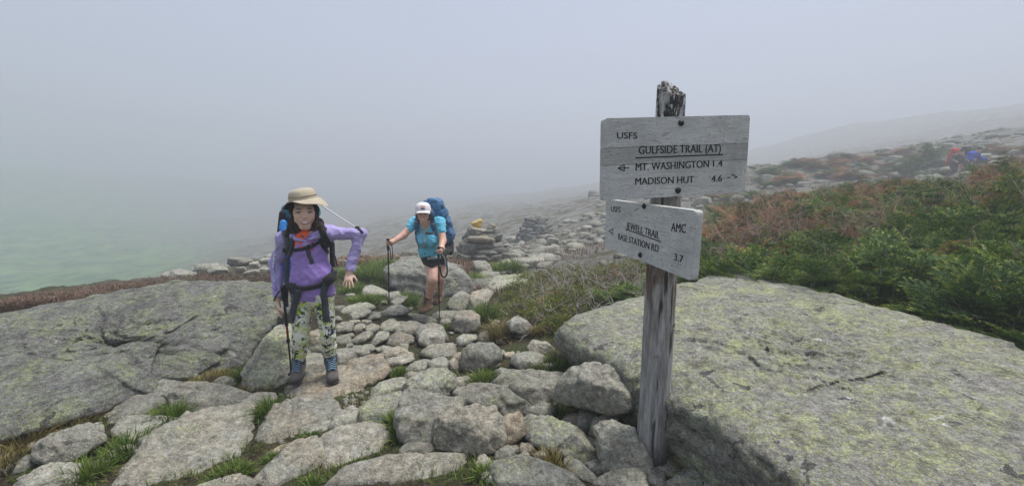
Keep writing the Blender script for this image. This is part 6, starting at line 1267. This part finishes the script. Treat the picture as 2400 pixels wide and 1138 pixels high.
armR = [Limb(shR, elR, .053, .044, .03), Limb(elR, wrR, .045, .028, .02)]; armL = [Limb(shL, elL, .055, .045, .03), Limb(elL, wrL, .046, .029, .02)]
cfR, cfL = knR + (anR - knR) * .32 + V3(0, .02, 0), knL + (anL - knL) * .32 + V3(0, .02, 0)
legs = [Limb(hpR, knR, .098, .066, .03), Limb(knR, cfR, .064, .068, .025), Limb(cfR, anR, .068, .040, .02), Limb(hpL, knL, .096, .064, .03), Limb(knL, cfL, .062, .064, .025), Limb(cfL, anL, .064, .040, .02)]
limbs = torso + armR + armL + legs + [Limb(neck + V3(0, 0, -.02), HC + V3(0, .02, -.06), .055, .052, .03), Limb(anR, toeR + (anR - toeR) * .4, .036, .03, .02), Limb(anL, toeL + (anL - toeL) * .4, .036, .03, .02)]
gf = face(limbs, HC, 1.04, FW)
p1t, p1b = Wp(909, 560, -.42), ground(912.5, 727); p2t, p2b = Wp(1027.6, 578, -.44), ground(1030, 758)
g1p, g2p = p1t + (p1b - p1t) * .050, p2t + (p2b - p2t) * .055; d1, d2 = V3(-.30, -.93, -.12), V3(-.22, -.90, -.30); n1_, n2_ = V3(-1, .25, 0), V3(-1, .22, 0); w1, w2 = g1p - d1 * .072 + V3(.030, -.004, 0), g2p - d2 * .072 + V3(.030, -.004, 0)
limbs += hand(w1, d1, n1_, .98, 1.15, .02, -1, 0, .9); limbs += hand(w2, d2, n2_, .98, 1.15, .02, -1, 0, .9)
limbs += [Limb(wrR, w1, .027, .026, .02), Limb(wrL, w2, .028, .027, .02)]
woman, bV, bF = body_mesh("person", limbs, .0055, [M['skin_woman']], relax=1, base=wb); tag(woman, "smiling woman in an aqua shirt, black shorts and white cap climbing with two trekking poles", "person")
vtop = Wp(997, 541, 0)[2]; nx = neck[0]
slv = [Limb(shR, shR + (elR - shR) * .47, .066, .062, .03), Limb(shL, shL + (elL - shL) * .46, .068, .064, .03)]
def wv(X, Y, Z): return -np.maximum(np.abs(X - nx) * 1.35 - (Z - vtop) * .75, Y - (WY - .06)) * .8
def sc(sh, el, f):
    d = (el - sh) / np.linalg.norm(el - sh); p = sh + (el - sh) * f; c = p + d * .055; return lambda X, Y, Z: np.where(((X - c[0]) ** 2 + (Y - c[1]) ** 2 + (Z - c[2]) ** 2) < .0062, (X - p[0]) * d[0] + (Y - p[1]) * d[1] + (Z - p[2]) * d[2], -9)
shirt, pV, pF = body_mesh("shirt", [l.grow(.013) for l in torso] + slv, .0055, [M['aqua']], cuts=[wv, lambda X, Y, Z: (Wp(1010, 603)[2] + .10 * (X - Wp(1010, 603)[0]) + .02 * np.sin(X * 20)) - Z, lambda X, Y, Z: np.where(np.abs(X - nx) < .080, Z - (neck[2] + .03), -9)], relax=2, wrinkle=folds(13, .009, (1, 1, 1.6)), parent=woman, base=wb)
hs = lambda hp, kn, f: hp + (kn - hp) * f
shorts, lV, lF = body_mesh("shorts", [Limb(hpR, hs(hpR, knR, .36), .112, .108, .03), Limb(hpL, hs(hpL, knL, .36), .112, .108, .03), torso[0].grow(.010), torso[5].grow(.008)], .006, [M['shortblack']], cuts=[lambda X, Y, Z: Z - Wp(1012, 588)[2], lambda X, Y, Z: Wp(1015, 620, 0)[2] - .01 * np.sin(X * 40) - Z], relax=2, wrinkle=folds(14, .006), parent=woman, base=wb)
for an, toe in ((anR, toeR), (anL, toeL)):
    U_, S2 = boot(an, toe, .105); o, _, _ = body_mesh("boot", U_, .0055, [M['boottan']], relax=1, wrinkle=folds(26, .003), parent=woman, base=wb); body_mesh("sole", S2, .0055, [M['sole'], M['sole']], relax=1, parent=o, base=wb)
    laces(o, wb, an, toe, .105, M['lacebrown']); body_mesh("sock", [Limb(an + V3(0, 0, .115), an + V3(0, 0, .03), .054, .050, .01)], .0055, [M['sock']], relax=1, cuts=[lambda X, Y, Z, z=an[2] + .12: Z - z], parent=woman, base=wb)
o, _, _ = body_mesh("hair", [Limb(gf(0, -.025, .03), gf(0, -.035, -.03), .088, .080, .03), Limb(gf(-.075, -.012, -.01), gf(-.066, -.02, -.075), .022, .018, .02), Limb(gf(.075, -.012, -.01), gf(.068, -.02, -.075), .022, .018, .02)], .0055, [M['hair_red']], relax=1, wrinkle=lambda V: .004 * (ridged(V * np.array([45, 45, 8]), 2) - 1), parent=woman, base=wb)
face_parts(woman, wb, gf, 1.04, None, M['browlight'], M['brow'], 1.1)
# white cap with bill and square badge
cap = link("cap", None, woman); cap.location = tuple(-wb)
cp = MB(); n = 48; A = np.linspace(0, 2 * np.pi, n, endpoint=False); rings = [(1.0, .028), (1.0, .045), (.96, .075), (.86, .100), (.66, .120), (.36, .131), (.04, .134)]; Vv = []
for q, z in rings: Vv += [gf(math.cos(a) * .094 * q, math.sin(a) * .104 * q - .004, z + .004) for a in A]
cp.add(np.array(Vv), [(i * n + j, i * n + (j + 1) % n, (i + 1) * n + (j + 1) % n, (i + 1) * n + j) for i in range(len(rings) - 1) for j in range(n)] + [tuple((len(rings) - 1) * n + j for j in range(n))]); link("crown", cp.mesh("crown", M['capwhite']), cap)
bl = MB(); Vv = []; B = np.linspace(-1.25, 1.25, 21)
for f in np.linspace(0, 1, 6):
    for b in B: e = .060 * f * math.cos(b * .72); Vv.append(gf(math.sin(b) * .092 * (1 - .04 * f), math.cos(b) * .100 - .002 + e, (.036 - .012 * f * f - .013 * b * b * f)))
Vv = np.array(Vv); k = len(Vv); dn = gf(0, 0, -.006) - gf(0, 0, 0); Fq = [(i * 21 + j, i * 21 + j + 1, (i + 1) * 21 + j + 1, (i + 1) * 21 + j) for i in range(5) for j in range(20)]
bl.add(Vv, Fq); bl.add(Vv + dn, [f[::-1] for f in Fq]); bl.add(np.concatenate([Vv[-21:], Vv[-21:] + dn]), [(j, j + 1, j + 22, j + 21) for j in range(20)]); link("bill", bl.mesh("bill", M['capwhite']), cap)
def badge(x0, x1, z0, z1, mat, off):
    m = MB(); P = [gf(x, math.sqrt(max(.102 ** 2 - x * x, 0)) * (1 - .13 * ((z - .045) / .05)) - .003 + off, z) for z in (z0, (z0 + z1) / 2, z1) for x in np.linspace(x0, x1, 5)]; m.add(np.array(P), [(i * 5 + j, i * 5 + j + 1, (i + 1) * 5 + j + 1, (i + 1) * 5 + j) for i in range(2) for j in range(4)]); link("badge", m.mesh("badge", mat, False), cap)
badge(-.026, .022, .056, .100, plain("badge_orange", (.70, .20, .12), .8), .006); badge(-.022, .018, .074, .096, plain("badge_cream", (.72, .55, .50), .8), .0075); badge(-.026, .022, .054, .073, plain("badge_navy", (.05, .07, .20), .8), .0078); badge(-.010, .006, .077, .087, plain("badge_red", (.60, .10, .07), .8), .009)
S_ = Surf([(pV, pF), (lV, lF), (bV, bF)])
pk2 = V3(*Wp(1040, 580, .30)); pack2 = link("backpack", None, None, tuple(pk2)); tag(pack2, "tall blue expedition backpack carried by the woman", "backpack")
r3 = lambda x, y: (880 + x / 7.114, 450 + y / 7.114); r4 = lambda x, y: (880 + x / 5.988, 590 + y / 5.988)
body_mesh("bag", [Limb(Wp(1040, 545, .22), Wp(1022, 485, .06), .150, .125, .05, .9, None, 0), Limb(Wp(1050, 547, .24), Wp(1036, 505, .16), .085, .08, .04), Limb(Wp(1018, 480, .05), Wp(1012, 478, .03), .095, .085, .04), Limb(Wp(1030, 575, .24), Wp(1040, 550, .22), .115, .13, .05)], .007, [M['packnavy']], relax=2, wrinkle=folds(9, .016), parent=pack2, base=pk2)
body_mesh("lid", [Limb(Wp(1002, 480, .03), Wp(1026, 478, .06), .075, .070, .04)], .007, [M['packnavy']], relax=2, wrinkle=folds(12, .014), parent=pack2, base=pk2)
body_mesh("hip_pad", [Limb(Wp(1050, 585, .16), Wp(1036, 596, .0), .06, .05, .03), Limb(Wp(1052, 570, .22), Wp(1054, 588, .2), .07, .06, .03), Limb(Wp(992, 585, .05), Wp(996, 600, .0), .04, .04, .03)], .007, [M['blackcloth']], relax=2, wrinkle=folds(16, .006), parent=pack2, base=pk2)
kw = dict(root=pack2, bs=pk2)
pstrap("shoulder_strap", [r3(700, 415), r3(692, 480), r3(688, 560), r3(682, 640)], .056, .014, M['packnavy'], off=.010, fall=WY - .2, **kw); pstrap("shoulder_strap", [r3(938, 330), r3(948, 430), r3(965, 540), r3(985, 640), r3(1025, 720)], .062, .014, M['packnavy'], off=.010, fall=WY - .22, **kw)
pstrap("load_strap", [r3(672, 650), r3(676, 740), r3(700, 830), r3(730, 930)], .030, .006, M['packnavy'], fall=WY - .1, **kw); pstrap("load_strap", [r3(936, 280), r3(940, 350), r3(944, 450)], .020, .005, M['strapgrey'], off=.02, fall=WY - .2, **kw)
for a, b in (((655, 492), (710, 505)), ((655, 650), (705, 650)), ((930, 515), (990, 520)), ((965, 665), (1025, 655))): pstrap("strap_band", [r3(*a), r3((a[0] + b[0]) / 2, (a[1] + b[1]) / 2), r3(*b)], .016, .004, M['strapgrey'], 8, .019, WY - .2, **kw)
pstrap("sternum_strap", [r3(700, 672), r3(780, 680), r3(860, 695), r3(980, 690)], .016, .005, M['strapgrey'], off=.007, **kw); pstrap("buckle", [r3(835, 695), r3(900, 695), r3(960, 692)], .028, .008, M['webbing'], 10, .011, **kw)
pstrap("drinking_tube", [r3(820, 700), r3(808, 770), r3(812, 850), r3(818, 930)], .020, .008, M['strapgrey'], off=.010, **kw); pstrap("hip_belt", [r4(730, 90), r4(790, 80), r4(850, 75), r4(900, 80)], .034, .008, M['strapgrey'], 12, .012, WY - .1, **kw)
m = MB(); m.add(*ribbon(spline([Wp(*r4(960, 70), -.12), Wp(*r4(1000, 180), -.13), Wp(*r4(1005, 300), -.13), Wp(*r4(965, 355), -.13), Wp(*r4(925, 320), -.14), Wp(*r4(905, 200), -.15)], 26), .022, .004, None, V3(.3, -1, 0))); part(pack2, pk2, "loose_strap", m, M['blackcloth'])
m = MB(); m.add(*ribbon(spline([Wp(*r4(935, 40), -.2), Wp(*r4(975, 100), -.16), Wp(*r4(985, 190), -.15)], 12), .018, .004, None, V3(.3, -1, 0))); part(pack2, pk2, "loose_strap", m, M['strapgrey'])
sh = [(.13, .45, .0085, M['poleblack']), (.45, .70, .0078, M['poleblack']), (.70, .96, .0066, M['poleblack'])]
pole_thing("black trekking pole planted in the woman's outstretched right hand", p1t, p1b, sh, [p1t + V3(.01, 0, -.01), p1t + V3(.045, 0, -.07), p1t + V3(.05, 0, -.22), p1t + V3(.03, 0, -.24), p1t + V3(.02, 0, -.1)], basket=.93)
pole_thing("black trekking pole planted under the woman's lowered left hand", p2t, p2b, sh, [p2t + V3(.01, 0, -.02), p2t + V3(.05, .05, -.02), p2t + V3(.06, .06, -.08), p2t + V3(.02, .03, -.1)], basket=.93)

# ------------------------------------------------------------------ two hikers in the mist
def far_hiker(px, py_foot, py_head, label, jacket, trousers, headmat, packmat, lean, face_right, beanie, hgt=1.74):
    zc = 20.3; f = at(px, py_foot, zc); gzz = g1(f[0], f[1]); hd = at(px + 8, py_head, zc); b = V3(f[0], f[1], gzz); sx = V3(1, 0, 0); fw = V3(lean, -.8, 0); fw /= np.linalg.norm(fw); up = V3(0, 0, 1); s = hgt / 1.74
    tot = max(hd[2] - gzz, 1.2); k = tot / 1.60
    g = lambda x, y, z: b + sx * x * s + fw * y + up * z * k
    pel, che = g(0, 0, .92), g(.02, .22, 1.30); hc = g(.03, .36, 1.58); shA, shB = g(-.20, .22, 1.36), g(.20, .22, 1.36); knA, knB = g(-.10, .18, .50), g(.12, .02, .48); anA, anB = g(-.12, .10, .10), g(.12, -.22, .12)
    elA, elB = g(-.30, .22, 1.08), g(.28, .30, 1.06); wrA, wrB = g(-.28, .42, .98), g(.22, .52, 1.02)
    tor = [Limb(pel, che, .155, .17, .05, .8, fw), Limb(shA, shB, .075, .075, .05), Limb(shA, elA, .07, .058, .03), Limb(elA, wrA, .056, .042, .03), Limb(shB, elB, .07, .058, .03), Limb(elB, wrB, .056, .042, .03)]
    lg = [Limb(g(-.09, 0, .90), knA, .105, .075, .04), Limb(knA, anA, .075, .052, .03), Limb(g(.09, 0, .90), knB, .105, .075, .04), Limb(knB, anB, .075, .052, .03)]
    ft = [Limb(anA, anA + fw * .17 - up * .06, .05, .05, .03), Limb(anB, anB + fw * .17 - up * .06, .05, .05, .03)]
    al = tor + lg + ft + [Limb(che, hc, .06, .055, .04), Limb(hc + up * .02, hc - up * .05 + fw * .02, .092, .07, .03)] + hand(wrA, fw + V3(0, 0, -.3), V3(.8, 0, -.2), 1.0, .5, .1, 1) + hand(wrB, fw + V3(0, 0, -.3), V3(-.8, 0, -.2), 1.0, .5, .1, -1)
    o, _, _ = body_mesh("person", al, .011, [M['skin_woman']], relax=1, base=b); tag(o, label, "person")
    body_mesh("jacket", [l.grow(.018) for l in tor], .012, [jacket], relax=1, wrinkle=folds(9, .012), parent=o, base=b); body_mesh("trousers", [l.grow(.014) for l in lg], .012, [trousers], relax=1, wrinkle=folds(9, .008), parent=o, base=b); body_mesh("boots", [l.grow(.02) for l in ft], .012, [M['bootgrey']], relax=1, parent=o, base=b)
    body_mesh("beanie" if beanie else "cap", [Limb(hc + up * .055, hc + up * .075, .094, .085, .02)] + ([] if beanie else [Limb(hc + up * .05 + fw * .08, hc + up * .045 + fw * .15, .06, .05, .02, .3, up)]), .011, [headmat], relax=1, parent=o, base=b)
    pb = g(.0, -.22, 1.15); p = link("backpack", None, None, tuple(pb)); body_mesh("bag", [Limb(g(0, -.16, .98), g(0, -.06, 1.62), .18, .16, .05, 1), Limb(g(-.12, -.14, 1.0), g(-.1, -.08, 1.35), .10, .09, .04)], .013, [packmat], relax=1, wrinkle=folds(7, .02), parent=p, base=pb); body_mesh("lid", [Limb(g(-.10, -.02, 1.74), g(.10, -.02, 1.74), .10, .10, .04)], .013, [packmat], relax=1, wrinkle=folds(9, .015), parent=p, base=pb); return o, p
greybrown = cloth_mat("grey_brown_jacket", (.075, .065, .068), .2); greytrs = cloth_mat("dark_grey_trousers", (.045, .05, .045), .2); redpack = cloth_mat("red_pack_nylon", (.50, .035, .02), .2); bluejkt = cloth_mat("royal_blue_jacket", (.012, .055, .45), .15); darkpack = cloth_mat("dark_green_pack", (.02, .035, .04), .2)
_, p = far_hiker(2228, 424, 368, "hiker in dark grey with a cap walking in the mist under a red backpack", greybrown, greytrs, M['blackcloth'], redpack, -.15, False, False); tag(p, "big red backpack of the hiker in grey", "backpack")
_, p = far_hiker(2256, 421, 367, "hiker in a bright blue jacket and dark beanie leaning forward in the mist", bluejkt, greytrs, M['blackcloth'], darkpack, .9, True, True); tag(p, "dark backpack of the hiker in the blue jacket", "backpack")
